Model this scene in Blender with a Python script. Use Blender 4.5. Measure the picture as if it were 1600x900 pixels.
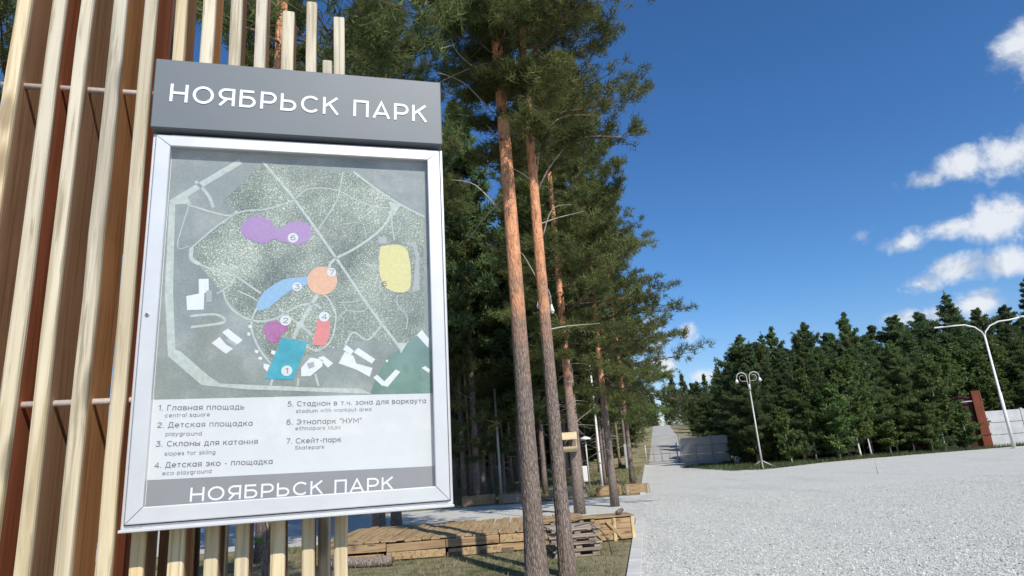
import bpy, math, random
import numpy as np
from mathutils import Matrix, Vector

R_ = math.radians
scene = bpy.context.scene
for o in list(bpy.data.objects):
    bpy.data.objects.remove(o, do_unlink=True)
COL = scene.collection

# ------------------------------------------------------------------ camera
cam_data = bpy.data.cameras.new("camera")
cam = bpy.data.objects.new("camera", cam_data)
COL.objects.link(cam)
cam_data.sensor_fit = 'HORIZONTAL'
cam_data.sensor_width = 36.0
cam_data.lens = 36.0 * 1000.0 / 1600.0
cam_data.clip_start = 0.05
cam_data.clip_end = 6000.0
_roll, _pitch = math.atan(0.074), math.atan(0.26474)
cam.matrix_world = (Matrix.Translation((0, 0, 1.6)) @ Matrix.Rotation(R_(90) + _pitch, 4, 'X')
                    @ Matrix.Rotation(-_roll, 4, 'Z'))
scene.camera = cam

# ------------------------------------------------------------------ exposure
scene.view_settings.view_transform = 'Standard'
scene.view_settings.look = 'None'
scene.view_settings.exposure = 0.24
scene.view_settings.gamma = 1.0
scene.view_settings.use_curve_mapping = False
scene.render.engine = 'CYCLES'
scene.cycles.max_bounces = 6
scene.cycles.transparent_max_bounces = 10
scene.cycles.use_denoising = True

# ------------------------------------------------------------------ sun
SUN_EL, SUN_AZ = R_(42), R_(153)          # azimuth clockwise from +Y
sun_dir = Vector((math.sin(SUN_AZ) * math.cos(SUN_EL), math.cos(SUN_AZ) * math.cos(SUN_EL), math.sin(SUN_EL)))
sl = bpy.data.lights.new("sun", 'SUN')
sl.energy = 4.15
sl.angle = R_(0.53)
sl.color = (1.0, 0.95, 0.86)
so = bpy.data.objects.new("sun", sl)
COL.objects.link(so)
so.rotation_euler = sun_dir.to_track_quat('Z', 'Y').to_euler()
so.location = (10, -20, 30)


class NT:
    """small helper to write node trees"""
    def __init__(self, tree):
        self.t = tree

    def n(self, typ, **kw):
        nd = self.t.nodes.new(typ)
        for k, v in kw.items():
            setattr(nd, k, v)
        return nd

    def link(self, a, b):
        self.t.links.new(a, b)

    def val(self, sock, v):
        if hasattr(v, 'is_output'):
            self.link(v, sock)
        elif v is not None:
            sock.default_value = v

    def math(self, op, a, b=None, clamp=False):
        m = self.n('ShaderNodeMath', operation=op, use_clamp=clamp)
        self.val(m.inputs[0], a)
        if b is not None:
            self.val(m.inputs[1], b)
        return m.outputs[0]

    def mix(self, fac, a, b, blend='MIX'):
        m = self.n('ShaderNodeMix', data_type='RGBA', blend_type=blend)
        self.val(m.inputs[0], fac)
        for s, v in ((m.inputs[6], a), (m.inputs[7], b)):
            self.val(s, (*v, 1.0) if isinstance(v, tuple) and len(v) == 3 else v)
        return m.outputs[2]

    def ramp(self, fac, stops):
        r = self.n('ShaderNodeValToRGB')
        el = r.color_ramp.elements
        while len(el) < len(stops):
            el.new(0.5)
        for e, (p, c) in zip(el, stops):
            e.position = p
            e.color = (*c, 1) if isinstance(c, tuple) else (c, c, c, 1)
        self.val(r.inputs[0], fac)
        return r.outputs[0]

    def step(self, x, lo, hi):
        m = self.n('ShaderNodeMapRange', interpolation_type='SMOOTHSTEP')
        self.val(m.inputs[0], x)
        m.inputs[1].default_value = lo
        m.inputs[2].default_value = hi
        return m.outputs[0]

    def coords(self, kind='Object', scale=(1, 1, 1), rot=(0, 0, 0)):
        tc = self.n('ShaderNodeTexCoord')
        mp = self.n('ShaderNodeMapping')
        self.link(tc.outputs[kind], mp.inputs[0])
        mp.inputs[3].default_value = scale
        mp.inputs[2].default_value = rot
        return mp.outputs[0]

    def noise(self, vec, scale=5, detail=4, rough=0.55, dist=0.0, out=0):
        t = self.n('ShaderNodeTexNoise')
        if vec is not None:
            self.link(vec, t.inputs['Vector'])
        t.inputs['Scale'].default_value = scale
        t.inputs['Detail'].default_value = detail
        t.inputs['Roughness'].default_value = rough
        t.inputs['Distortion'].default_value = dist
        return t.outputs[out]

    def voro(self, vec, scale=5, feature='F1', out='Distance', rnd=1.0):
        t = self.n('ShaderNodeTexVoronoi', feature=feature)
        if vec is not None:
            self.link(vec, t.inputs['Vector'])
        t.inputs['Scale'].default_value = scale
        t.inputs['Randomness'].default_value = rnd
        return t.outputs[out]

    def bump(self, h, strength=0.5, dist=0.01):
        b = self.n('ShaderNodeBump')
        self.val(b.inputs['Height'], h)
        b.inputs['Strength'].default_value = strength
        b.inputs['Distance'].default_value = dist
        return b.outputs[0]


# ------------------------------------------------------------------ sky with clouds
world = bpy.data.worlds.new("World")
scene.world = world
world.use_nodes = True
wt = NT(world.node_tree)
world.node_tree.nodes.clear()
w_out = wt.n('ShaderNodeOutputWorld')
w_bg = wt.n('ShaderNodeBackground')
SKY_STRENGTH = 0.095
w_bg.inputs[1].default_value = SKY_STRENGTH
sky = wt.n('ShaderNodeTexSky')
sky.sky_type = 'NISHITA'
sky.sun_disc = False
sky.sun_elevation = SUN_EL
sky.sun_rotation = SUN_AZ
sky.altitude = 100
sky.air_density = 1.0
sky.dust_density = 0.35
sky.ozone_density = 2.2


def cloud_cover(nt):
    tc = nt.n('ShaderNodeTexCoord')
    nrm = nt.n('ShaderNodeVectorMath', operation='NORMALIZE')
    nt.link(tc.outputs['Generated'], nrm.inputs[0])
    sep = nt.n('ShaderNodeSeparateXYZ')
    nt.link(nrm.outputs[0], sep.inputs[0])
    az = nt.math('ARCTAN2', sep.outputs[0], sep.outputs[1])
    el = nt.math('ARCSINE', sep.outputs[2])
    # (azimuth deg, elevation deg, half width, half height, weight) of each cumulus bank
    blobs = CLOUDS
    best = None
    for a0, e0, ra, re, w in blobs:
        dx = nt.math('DIVIDE', nt.math('SUBTRACT', az, R_(a0)), R_(ra))
        dy = nt.math('DIVIDE', nt.math('SUBTRACT', el, R_(e0)), R_(re))
        d = nt.math('SQRT', nt.math('ADD', nt.math('MULTIPLY', dx, dx), nt.math('MULTIPLY', dy, dy)))
        m = nt.math('MULTIPLY', nt.math('SUBTRACT', 1.0, d), w)
        best = m if best is None else nt.math('MAXIMUM', best, m)
    n1 = nt.noise(nrm.outputs[0], 15.0, 9, 0.62, 0.35)
    n2 = nt.noise(nrm.outputs[0], 48.0, 6, 0.62, 0.2)
    dens = nt.math('ADD', best, nt.math('MULTIPLY', nt.math('SUBTRACT', n1, 0.5), 2.5))
    dens = nt.math('ADD', dens, nt.math('MULTIPLY', nt.math('SUBTRACT', n2, 0.5), 1.1))
    mask = nt.step(dens, -0.06, 0.98)
    # relief: denser above than here = underside, greyer
    up = nt.n('ShaderNodeVectorMath', operation='ADD')
    nt.link(nrm.outputs[0], up.inputs[0])
    up.inputs[1].default_value = (0.012, 0.0, 0.022)
    n3 = nt.noise(up.outputs[0], 15.0, 5, 0.6, 0.35)
    n4 = nt.noise(nrm.outputs[0], 15.0, 5, 0.6, 0.35)
    relief = nt.math('SUBTRACT', n4, n3)
    thick = nt.step(relief, -0.10, 0.07)
    return mask, thick, el


CLOUDS = [(46.0, 30, 5, 3.2, 1.1)]


def finish_sky():
    mask, thick, el = cloud_cover(wt)
    # cloud light: bright where thin tops catch the sun, greyer in thick bases
    ccol = wt.mix(thick, (4.9, 5.5, 6.5), (7.6, 7.9, 8.3))
    hsv = wt.n('ShaderNodeHueSaturation')
    wt.link(sky.outputs[0], hsv.inputs['Color'])
    hsv.inputs['Saturation'].default_value = 1.2
    hsv.inputs['Value'].default_value = 1.0
    tint = wt.mix(wt.step(el, 0.0, 0.24), (1.0, 0.99, 1.16), (0.79, 1.02, 1.25))
    tinted = wt.mix(1.0, hsv.outputs[0], tint, 'MULTIPLY')
    c = wt.mix(wt.math('MULTIPLY', mask, 0.93), tinted, ccol)
    wt.link(c, w_bg.inputs[0])
    wt.link(w_bg.outputs[0], w_out.inputs[0])


# azimuth (clockwise from +Y) / elevation in degrees
CLOUDS = [
    (43.2, 24.6, 2.6, 2.0, 1.25), (45.5, 24.0, 4.0, 2.4, 1.2),
    (35.0, 18.0, 2.0, 0.9, 0.9), (37.8, 18.4, 2.8, 1.35, 1.15), (41.0, 18.2, 3.4, 2.1, 1.3), (45.0, 18.4, 4.4, 2.6, 1.3),
    (32.8, 13.8, 2.0, 0.8, 0.85), (35.8, 14.3, 2.9, 1.0, 1.1), (39.0, 14.2, 3.2, 1.7, 1.3), (43.0, 13.8, 4.4, 2.3, 1.3),
    (33.4, 10.6, 1.5, 0.8, 0.9), (35.8, 11.2, 2.6, 1.15, 1.2), (38.6, 10.9, 2.4, 1.1, 1.1),
    (36.2, 8.4, 2.0, 1.2, 1.3), (31.0, 8.2, 1.6, 0.75, 1.1), (33.6, 7.9, 1.4, 0.7, 0.9),
    (15.2, 9.6, 1.0, 0.9, 0.9), (11.6, 10.0, 2.2, 2.2, 0.9), (12.6, 6.6, 2.2, 1.2, 0.9), (16.0, 5.6, 1.8, 0.8, 0.8),
    (29.8, 14.9, 1.2, 0.8, 0.5),
    (55, 12, 9, 3, 1.2), (62, 24, 10, 4, 1.1), (78, 15, 14, 5, 1.2), (100, 20, 12, 5, 1.1), (140, 14, 16, 4, 1.1),
    (-60, 14, 12, 4, 1.1), (-100, 20, 16, 5, 1.1), (-150, 14, 18, 5, 1.1), (175, 25, 10, 4, 1.0),
]
finish_sky()

# ------------------------------------------------------------------ materials
MATS = {}


def new_mat(name):
    m = bpy.data.materials.new(name)
    m.use_nodes = True
    nt = NT(m.node_tree)
    b = m.node_tree.nodes['Principled BSDF']
    MATS[name] = m
    return m, nt, b


def set_col(nt, b, c):
    nt.val(b.inputs['Base Color'], (*c, 1) if isinstance(c, tuple) else c)


def plain(name, c, rough=0.6, metal=0.0, var=0.08, scale=20, spec=0.5):
    m, nt, b = new_mat(name)
    v = nt.noise(nt.coords(), scale, 4)
    lo = tuple(x * (1 - var) for x in c)
    hi = tuple(min(1, x * (1 + var)) for x in c)
    set_col(nt, b, nt.ramp(v, [(0.3, lo), (0.7, hi)]))
    b.inputs['Roughness'].default_value = rough
    b.inputs['Metallic'].default_value = metal
    b.inputs['Specular IOR Level'].default_value = spec
    return m


def wood(name, light, dark, rough=0.75, axis=2, scale=1.0, knots=True, contrast=1.0, bump=0.25):
    """grain stretched along one axis of the object"""
    m, nt, b = new_mat(name)
    s = [38 * scale] * 3
    s[axis] = 1.6 * scale
    info = nt.n('ShaderNodeObjectInfo')
    tc = nt.n('ShaderNodeTexCoord')
    off = nt.n('ShaderNodeVectorMath', operation='ADD')
    nt.link(tc.outputs['Object'], off.inputs[0])
    sc = nt.n('ShaderNodeVectorMath', operation='SCALE')
    sc.inputs[0].default_value = (7, 13, 17)
    nt.link(info.outputs['Random'], sc.inputs['Scale'])
    nt.link(sc.outputs[0], off.inputs[1])
    mp = nt.n('ShaderNodeMapping')
    nt.link(off.outputs[0], mp.inputs[0])
    mp.inputs[3].default_value = s
    g = nt.noise(mp.outputs[0], 1.0, 6, 0.62, 0.8)
    big = nt.noise(off.outputs[0], 1.3, 3, 0.5)
    c = nt.ramp(g, [(0.36, dark), (0.5, tuple((a + d) / 2 * 0.4 + a * 0.6 for a, d in zip(light, dark))), (0.62, light)])
    c = nt.mix(nt.math('MULTIPLY', nt.step(big, 0.45, 0.72), 0.55), c, tuple(0.75 * d + 0.25 * l for l, d in zip(light, dark)))
    if name.startswith('slat_wood'):
        sz = nt.n('ShaderNodeSeparateXYZ')
        nt.link(tc.outputs['Object'], sz.inputs[0])
        foot = nt.math('SUBTRACT', 1.0, nt.step(nt.math('ADD', sz.outputs[2], nt.math('MULTIPLY', big, 0.8)), 1.5, 3.1))
        c = nt.mix(foot, c, nt.mix(1.0, c, (1.05, 0.98, 0.82), 'MULTIPLY'))
        crack = nt.noise(mp.outputs[0], 2.3, 3, 0.5, 0.4)
        c = nt.mix(nt.math('MULTIPLY', nt.step(crack, 0.60, 0.68), 0.5), c, tuple(d * 0.6 for d in dark))
    if knots:
        ks = [9.0] * 3
        ks[axis] = 2.6
        mk = nt.n('ShaderNodeMapping')
        nt.link(off.outputs[0], mk.inputs[0])
        mk.inputs[3].default_value = ks
        k = nt.voro(mk.outputs[0], 1.0)
        kk = nt.math('SUBTRACT', 1.0, nt.step(k, 0.11, 0.27))
        c = nt.mix(nt.math('MULTIPLY', kk, 0.7), c, tuple(d * 0.45 for d in dark))
    hv = nt.n('ShaderNodeHueSaturation')
    nt.link(c, hv.inputs['Color'])
    nt.val(hv.inputs['Value'], nt.math('ADD', 0.86, nt.math('MULTIPLY', info.outputs['Random'], 0.22)))
    set_col(nt, b, hv.outputs[0])
    b.inputs['Roughness'].default_value = rough
    b.inputs['Specular IOR Level'].default_value = 0.25
    nt.link(nt.bump(g, bump, 0.004), b.inputs['Normal'])
    return m


def bark(name, fine=1.0, orange=(0.72, 0.345, 0.185), z0=2.6, z1=4.8):
    m, nt, b = new_mat(name)
    tc = nt.n('ShaderNodeTexCoord')
    info = nt.n('ShaderNodeObjectInfo')
    sep = nt.n('ShaderNodeSeparateXYZ')
    nt.link(tc.outputs['Object'], sep.inputs[0])
    mp = nt.n('ShaderNodeMapping')
    nt.link(tc.outputs['Object'], mp.inputs[0])
    mp.inputs[3].default_value = (1, 1, 0.22)
    wn = nt.noise(tc.outputs['Object'], 6, 3)
    warp = nt.n('ShaderNodeMix', data_type='VECTOR')
    warp.inputs[0].default_value = 0.03
    nt.link(mp.outputs[0], warp.inputs[4])
    cn = nt.noise(tc.outputs['Object'], 5, 3, out=1)
    nt.link(cn, warp.inputs[5])
    v = nt.voro(warp.outputs[1], 36 * fine, 'DISTANCE_TO_EDGE')
    f = nt.noise(mp.outputs[0], 70 * fine, 5, 0.65)
    big = nt.noise(tc.outputs['Object'], 3.2, 4, 0.6)
    lower = nt.ramp(f, [(0.3, (0.105, 0.080, 0.068)), (0.5, (0.25, 0.195, 0.165)), (0.72, (0.42, 0.355, 0.315))])
    crack = nt.math('SUBTRACT', 1.0, nt.step(v, 0.0, 0.12))
    lower = nt.mix(nt.math('MULTIPLY', crack, 0.6), lower, (0.05, 0.036, 0.03))
    flake = nt.noise(mp.outputs[0], 26 * fine, 5, 0.7)
    upper = nt.ramp(flake, [(0.28, tuple(x * 0.38 for x in orange)), (0.5, orange), (0.72, tuple(min(1, x * 1.45) for x in orange))])
    flake2 = nt.step(nt.noise(tc.outputs['Object'], 16 * fine, 4, 0.7), 0.55, 0.66)
    upper = nt.mix(nt.math('MULTIPLY', flake2, 0.55), upper, (0.13, 0.07, 0.045))
    h = nt.math('ADD', sep.outputs[2], nt.math('MULTIPLY', nt.math('SUBTRACT', big, 0.5), 3.2))
    k = nt.step(h, z0, z1)
    c = nt.mix(k, lower, upper)
    hv = nt.n('ShaderNodeHueSaturation')
    nt.link(c, hv.inputs['Color'])
    nt.val(hv.inputs['Value'], nt.math('ADD', 0.8, nt.math('MULTIPLY', info.outputs['Random'], 0.4)))
    set_col(nt, b, hv.outputs[0])
    b.inputs['Roughness'].default_value = 0.9
    b.inputs['Specular IOR Level'].default_value = 0.2
    hgt = nt.math('ADD', nt.math('MULTIPLY', nt.step(v, 0.0, 0.25), 0.7), nt.math('MULTIPLY', f, 0.5))
    nt.link(nt.bump(hgt, 0.7, 0.012), b.inputs['Normal'])
    return m


def foliage(name, dark, light, trans=0.25, rnd=0.35):
    m = bpy.data.materials.new(name)
    m.use_nodes = True
    MATS[name] = m
    nt = NT(m.node_tree)
    m.node_tree.nodes.clear()
    out = nt.n('ShaderNodeOutputMaterial')
    at = nt.n('ShaderNodeAttribute', attribute_name='tint')
    info = nt.n('ShaderNodeObjectInfo')
    c = nt.mix(at.outputs['Fac'], dark, light)
    hv = nt.n('ShaderNodeHueSaturation')
    nt.link(c, hv.inputs['Color'])
    nt.val(hv.inputs['Hue'], nt.math('ADD', 0.485, nt.math('MULTIPLY', info.outputs['Random'], 0.03)))
    nt.val(hv.inputs['Value'], nt.math('ADD', 1.0 - rnd / 2, nt.math('MULTIPLY', info.outputs['Random'], rnd)))
    d = nt.n('ShaderNodeBsdfPrincipled')
    nt.link(hv.outputs[0], d.inputs['Base Color'])
    d.inputs['Roughness'].default_value = 0.55
    d.inputs['Specular IOR Level'].default_value = 0.3
    t = nt.n('ShaderNodeBsdfTranslucent')
    nt.link(hv.outputs[0], t.inputs[0])
    mx = nt.n('ShaderNodeMixShader')
    mx.inputs[0].default_value = trans
    nt.link(d.outputs[0], mx.inputs[1])
    nt.link(t.outputs[0], mx.inputs[2])
    nt.link(mx.outputs[0], out.inputs[0])
    return m


M = MATS
foliage('pine_needles', (0.058, 0.084, 0.030), (0.250, 0.285, 0.092), 0.48)
foliage('forest_needles', (0.062, 0.098, 0.038), (0.215, 0.270, 0.095), 0.48)
foliage('spruce_needles', (0.055, 0.095, 0.042), (0.185, 0.250, 0.100), 0.48)
foliage('birch_leaves', (0.070, 0.120, 0.036), (0.200, 0.275, 0.085), 0.48)
foliage('dead_needles', (0.16, 0.06, 0.035), (0.30, 0.13, 0.07))
bark('pine_bark', 1.0)
bark('forest_bark', 0.8, (0.30, 0.14, 0.075), 4.5, 8)
plain('limb_bark', (0.13, 0.085, 0.06), 0.9, var=0.3, scale=10)
plain('dead_wood', (0.38, 0.33, 0.28), 0.9, var=0.25, scale=8)
plain('birch_bark', (0.62, 0.60, 0.56), 0.8, var=0.3, scale=14)
wood('slat_wood', (0.66, 0.60, 0.47), (0.43, 0.36, 0.24))
wood('slat_wood_warm', (0.68, 0.57, 0.38), (0.46, 0.34, 0.19))
wood('slat_wood_grey', (0.58, 0.53, 0.43), (0.32, 0.28, 0.21))
wood('slat_side_red', (0.42, 0.135, 0.060), (0.24, 0.075, 0.034), knots=False)
wood('slat_side_brown', (0.40, 0.235, 0.13), (0.23, 0.13, 0.07), knots=False)
wood('slat_side_orange', (0.54, 0.28, 0.115), (0.33, 0.16, 0.065), knots=False)
wood('slat_side_dark', (0.22, 0.155, 0.11), (0.11, 0.075, 0.055), knots=False)
wood('plank_fresh', (0.46, 0.33, 0.18), (0.24, 0.15, 0.075), axis=1, scale=0.6)
wood('plank_long', (0.42, 0.29, 0.16), (0.20, 0.125, 0.065), axis=0, scale=0.6)
wood('plank_upright', (0.50, 0.36, 0.19), (0.26, 0.165, 0.08), axis=2, scale=0.7)
wood('plank_grey', (0.40, 0.33, 0.26), (0.20, 0.16, 0.125), axis=0, scale=0.6)
wood('red_brown_wood', (0.22, 0.062, 0.032), (0.11, 0.032, 0.02), scale=0.35, knots=False)
wood('dark_fence_wood', (0.10, 0.035, 0.025), (0.05, 0.02, 0.016), scale=0.35, knots=False)
plain('pale_log', (0.62, 0.50, 0.30), 0.7, var=0.18, scale=30)
plain('aluminium', (0.65, 0.66, 0.665), 0.36, 0.30, 0.05, 9)
plain('casing_metal', (0.66, 0.64, 0.63), 0.4, 0.4, 0.03, 40)
plain('dark_seam', (0.05, 0.05, 0.055), 0.7)
plain('header_grey', (0.130, 0.152, 0.170), 0.5, 0.0, 0.03, 6)
plain('letter_white', (0.82, 0.83, 0.85), 0.5, var=0.02)
plain('letter_grey', (0.15, 0.15, 0.16), 0.7, var=0.03)
plain('steel', (0.78, 0.72, 0.68), 0.32, 0.45, 0.15, 90)
plain('white_paint', (0.74, 0.73, 0.72), 0.45, var=0.06)
plain('gate_grey', (0.20, 0.20, 0.20), 0.5, 0.2, 0.08, 12)
plain('lamp_grey', (0.46, 0.46, 0.44), 0.45, 0.1, 0.08, 12)
plain('print_white', (0.66, 0.68, 0.695), 0.55, var=0.015)
plain('print_bar', (0.235, 0.235, 0.245), 0.55, var=0.03)
plain('map_road', (0.46, 0.505, 0.47), 0.55, var=0.16, scale=60)
plain('map_building', (0.72, 0.74, 0.75), 0.55, var=0.05, scale=60)
plain('zone_purple', (0.36, 0.20, 0.44), 0.55, var=0.10, scale=90)
plain('zone_blue', (0.24, 0.42, 0.62), 0.55, var=0.10, scale=90)
plain('zone_orange', (0.72, 0.40, 0.24), 0.55, var=0.10, scale=90)
plain('zone_yellow', (0.66, 0.60, 0.24), 0.55, var=0.08, scale=90)
plain('zone_red', (0.68, 0.19, 0.17), 0.55, var=0.10, scale=90)
plain('zone_magenta', (0.36, 0.075, 0.27), 0.55, var=0.22, scale=90)
plain('zone_teal', (0.010, 0.33, 0.44), 0.55, var=0.14, scale=40)
plain('zone_grey', (0.36, 0.37, 0.37), 0.55, var=0.10, scale=90)
plain('bulb_glass', (0.75, 0.74, 0.70), 0.3)
plain('black_rubber', (0.02, 0.02, 0.02), 0.7)
plain('tag_green', (0.10, 0.35, 0.04), 0.5, var=0.2)


def map_mats():
    m, nt, b = new_mat('map_ground')
    co = nt.coords()
    n = nt.noise(co, 7, 6, 0.65)
    f = nt.noise(co, 150, 4, 0.7)
    c = nt.ramp(n, [(0.28, (0.12, 0.17, 0.155)), (0.5, (0.22, 0.265, 0.24)), (0.70, (0.40, 0.42, 0.39))])
    set_col(nt, b, nt.mix(0.35, c, nt.ramp(f, [(0.3, 0.11), (0.7, 0.38)])))
    b.inputs['Roughness'].default_value = 0.55
    m, nt, b = new_mat('map_woods')
    co = nt.coords()
    w = nt.noise(co, 12, 4, 0.6)
    v = nt.voro(co, 185)
    v2 = nt.voro(co, 105)
    dots = nt.math('SUBTRACT', 1.0, nt.step(v, 0.18, 0.42))
    dots2 = nt.math('SUBTRACT', 1.0, nt.step(v2, 0.12, 0.30))
    fine = nt.noise(co, 210, 5, 0.75)
    base = nt.ramp(w, [(0.3, (0.115, 0.150, 0.120)), (0.5, (0.20, 0.235, 0.19)), (0.70, (0.36, 0.385, 0.33))])
    base = nt.mix(0.55, base, nt.ramp(fine, [(0.34, (0.02, 0.035, 0.02)), (0.5, (0.17, 0.20, 0.15)), (0.60, (0.78, 0.81, 0.72))]))
    c = nt.mix(nt.math('MULTIPLY', dots, nt.step(w, 0.32, 0.62)), base, (0.46, 0.50, 0.40))
    c = nt.mix(nt.math('MULTIPLY', dots2, 0.85), c, (0.74, 0.77, 0.67))
    patch = nt.noise(co, 5.5, 5, 0.62)
    c = nt.mix(1.0, c, nt.ramp(patch, [(0.34, (0.50, 0.53, 0.50)), (0.52, (0.92, 0.95, 0.92)), (0.66, (1.25, 1.25, 1.22))]), 'MULTIPLY')
    set_col(nt, b, c)
    b.inputs['Roughness'].default_value = 0.55
    m, nt, b = new_mat('map_teal')
    n = nt.noise(nt.coords(), 9, 5, 0.6)
    set_col(nt, b, nt.ramp(n, [(0.3, (0.085, 0.17, 0.145)), (0.7, (0.17, 0.30, 0.25))]))
    m, nt, b = new_mat('map_field')
    n = nt.noise(nt.coords(), 30, 5, 0.6)
    set_col(nt, b, nt.ramp(n, [(0.3, (0.17, 0.20, 0.19)), (0.7, (0.28, 0.31, 0.29))]))


map_mats()


def glass_mat():
    m = bpy.data.materials.new('board_glass')
    m.use_nodes = True
    MATS['board_glass'] = m
    nt = NT(m.node_tree)
    m.node_tree.nodes.clear()
    out = nt.n('ShaderNodeOutputMaterial')
    tr = nt.n('ShaderNodeBsdfTransparent')
    tr.inputs[0].default_value = (0.97, 0.98, 0.98, 1)
    gl = nt.n('ShaderNodeBsdfGlossy')
    gl.inputs['Roughness'].default_value = 0.03
    lw = nt.n('ShaderNodeLayerWeight')
    fac = nt.math('ADD', 0.06, nt.math('MULTIPLY', nt.math('POWER', lw.outputs['Facing'], 5.0), 0.9))
    dust = nt.n('ShaderNodeBsdfDiffuse')
    dust.inputs[0].default_value = (0.75, 0.78, 0.78, 1)
    mx = nt.n('ShaderNodeMixShader')
    nt.link(fac, mx.inputs[0])
    nt.link(tr.outputs[0], mx.inputs[1])
    nt.link(gl.outputs[0], mx.inputs[2])
    m2 = nt.n('ShaderNodeMixShader')
    dn = nt.noise(nt.coords(), 4, 5, 0.6)
    nt.val(m2.inputs[0], nt.math('ADD', 0.03, nt.math('MULTIPLY', nt.step(dn, 0.3, 0.75), 0.08)))
    nt.link(mx.outputs[0], m2.inputs[1])
    nt.link(dust.outputs[0], m2.inputs[2])
    nt.link(m2.outputs[0], out.inputs[0])


glass_mat()


def ground_mats():
    # --- rough forest lawn with bare sandy soil
    m, nt, b = new_mat('forest_lawn')
    co = nt.coords()
    big = nt.noise(co, 0.55, 5, 0.6)
    mid = nt.noise(co, 4.0, 5, 0.6)
    fine = nt.noise(co, 45, 5, 0.7)
    green = nt.ramp(fine, [(0.3, (0.05, 0.062, 0.022)), (0.7, (0.17, 0.185, 0.07))])
    dry = nt.ramp(fine, [(0.3, (0.18, 0.145, 0.085)), (0.7, (0.46, 0.40, 0.26))])
    k = nt.step(nt.math('ADD', nt.math('MULTIPLY', big, 0.6), nt.math('MULTIPLY', mid, 0.45)), 0.40, 0.58)
    set_col(nt, b, nt.mix(k, green, dry))
    b.inputs['Roughness'].default_value = 0.95
    b.inputs['Specular IOR Level'].default_value = 0.1
    nt.link(nt.bump(nt.math('ADD', fine, nt.math('MULTIPLY', mid, 1.5)), 0.8, 0.05), b.inputs['Normal'])
    # --- crushed white stone
    m, nt, b = new_mat('crushed_stone')
    co = nt.coords()
    cell = nt.voro(co, 26, 'F1', 'Color')
    dist = nt.voro(co, 26, 'DISTANCE_TO_EDGE')
    cell2 = nt.voro(co, 62, 'F1', 'Color')
    sp = nt.n('ShaderNodeSeparateColor')
    nt.link(cell, sp.inputs[0])
    sp2 = nt.n('ShaderNodeSeparateColor')
    nt.link(cell2, sp2.inputs[0])
    big = nt.noise(co, 0.35, 5, 0.6)
    c = nt.ramp(sp.outputs[0], [(0.0, (0.30, 0.305, 0.30)), (0.12, (0.51, 0.51, 0.475)), (0.5, (0.67, 0.665, 0.61)), (1.0, (0.79, 0.78, 0.72))])
    c = nt.mix(0.4, c, nt.ramp(sp2.outputs[0], [(0.0, (0.33, 0.335, 0.33)), (0.5, (0.62, 0.615, 0.57)), (1.0, (0.76, 0.755, 0.70))]))
    c = nt.mix(nt.math('MULTIPLY', nt.math('SUBTRACT', 1.0, nt.step(dist, 0.0, 0.10)), 0.45), c, (0.20, 0.20, 0.195))
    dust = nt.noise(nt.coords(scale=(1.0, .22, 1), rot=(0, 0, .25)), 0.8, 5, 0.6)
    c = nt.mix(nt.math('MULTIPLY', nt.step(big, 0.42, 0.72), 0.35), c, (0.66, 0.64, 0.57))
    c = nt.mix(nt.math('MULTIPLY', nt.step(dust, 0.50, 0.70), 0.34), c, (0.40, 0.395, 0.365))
    set_col(nt, b, c)
    b.inputs['Roughness'].default_value = 0.95
    b.inputs['Specular IOR Level'].default_value = 0.15
    h = nt.math('ADD', nt.step(dist, 0, 0.3), nt.math('MULTIPLY', sp2.outputs[1], 0.5))
    nt.link(nt.bump(h, 0.7, 0.012), b.inputs['Normal'])
    # --- loose stones lying on it
    m, nt, b = new_mat('loose_stone')
    at = nt.n('ShaderNodeAttribute', attribute_name='tint')
    c = nt.ramp(at.outputs['Fac'], [(0.0, (0.10, 0.10, 0.10)), (0.025, (0.26, 0.30, 0.295)), (0.08, (0.44, 0.44, 0.42)), (0.35, (0.54, 0.545, 0.505)), (1.0, (0.64, 0.64, 0.595))])
    set_col(nt, b, c)
    b.inputs['Roughness'].default_value = 0.9
    b.inputs['Specular IOR Level'].default_value = 0.2
    # --- concrete
    m, nt, b = new_mat('concrete')
    co = nt.coords()
    n = nt.noise(co, 3, 6, 0.65)
    f = nt.noise(co, 60, 3, 0.6)
    c = nt.ramp(n, [(0.3, (0.46, 0.455, 0.42)), (0.7, (0.64, 0.63, 0.585))])
    set_col(nt, b, nt.mix(0.25, c, nt.ramp(f, [(0.3, 0.3), (0.7, 0.65)])))
    b.inputs['Roughness'].default_value = 0.9
    nt.link(nt.bump(f, 0.3, 0.005), b.inputs['Normal'])
    m, nt, b = new_mat('white_concrete')
    n = nt.noise(nt.coords(), 1.4, 6, 0.65)
    set_col(nt, b, nt.ramp(n, [(0.3, (0.36, 0.37, 0.375)), (0.7, (0.50, 0.51, 0.515))]))
    b.inputs['Roughness'].default_value = 0.85
    # --- hill road
    m, nt, b = new_mat('dusty_road')
    n = nt.noise(nt.coords(), 0.5, 6, 0.65)
    set_col(nt, b, nt.ramp(n, [(0.3, (0.30, 0.295, 0.27)), (0.7, (0.46, 0.45, 0.42))]))
    b.inputs['Roughness'].default_value = 0.95


ground_mats()

# ------------------------------------------------------------------ mesh helpers


def finish(name, me, mats, parent=None, loc=None):
    if not isinstance(mats, (list, tuple)):
        mats = [mats]
    for mm in mats:
        me.materials.append(MATS[mm] if isinstance(mm, str) else mm)
    o = bpy.data.objects.new(name, me)
    COL.objects.link(o)
    if parent is not None:
        o.parent = parent
    if loc is not None:
        o.location = loc
    return o


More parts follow.
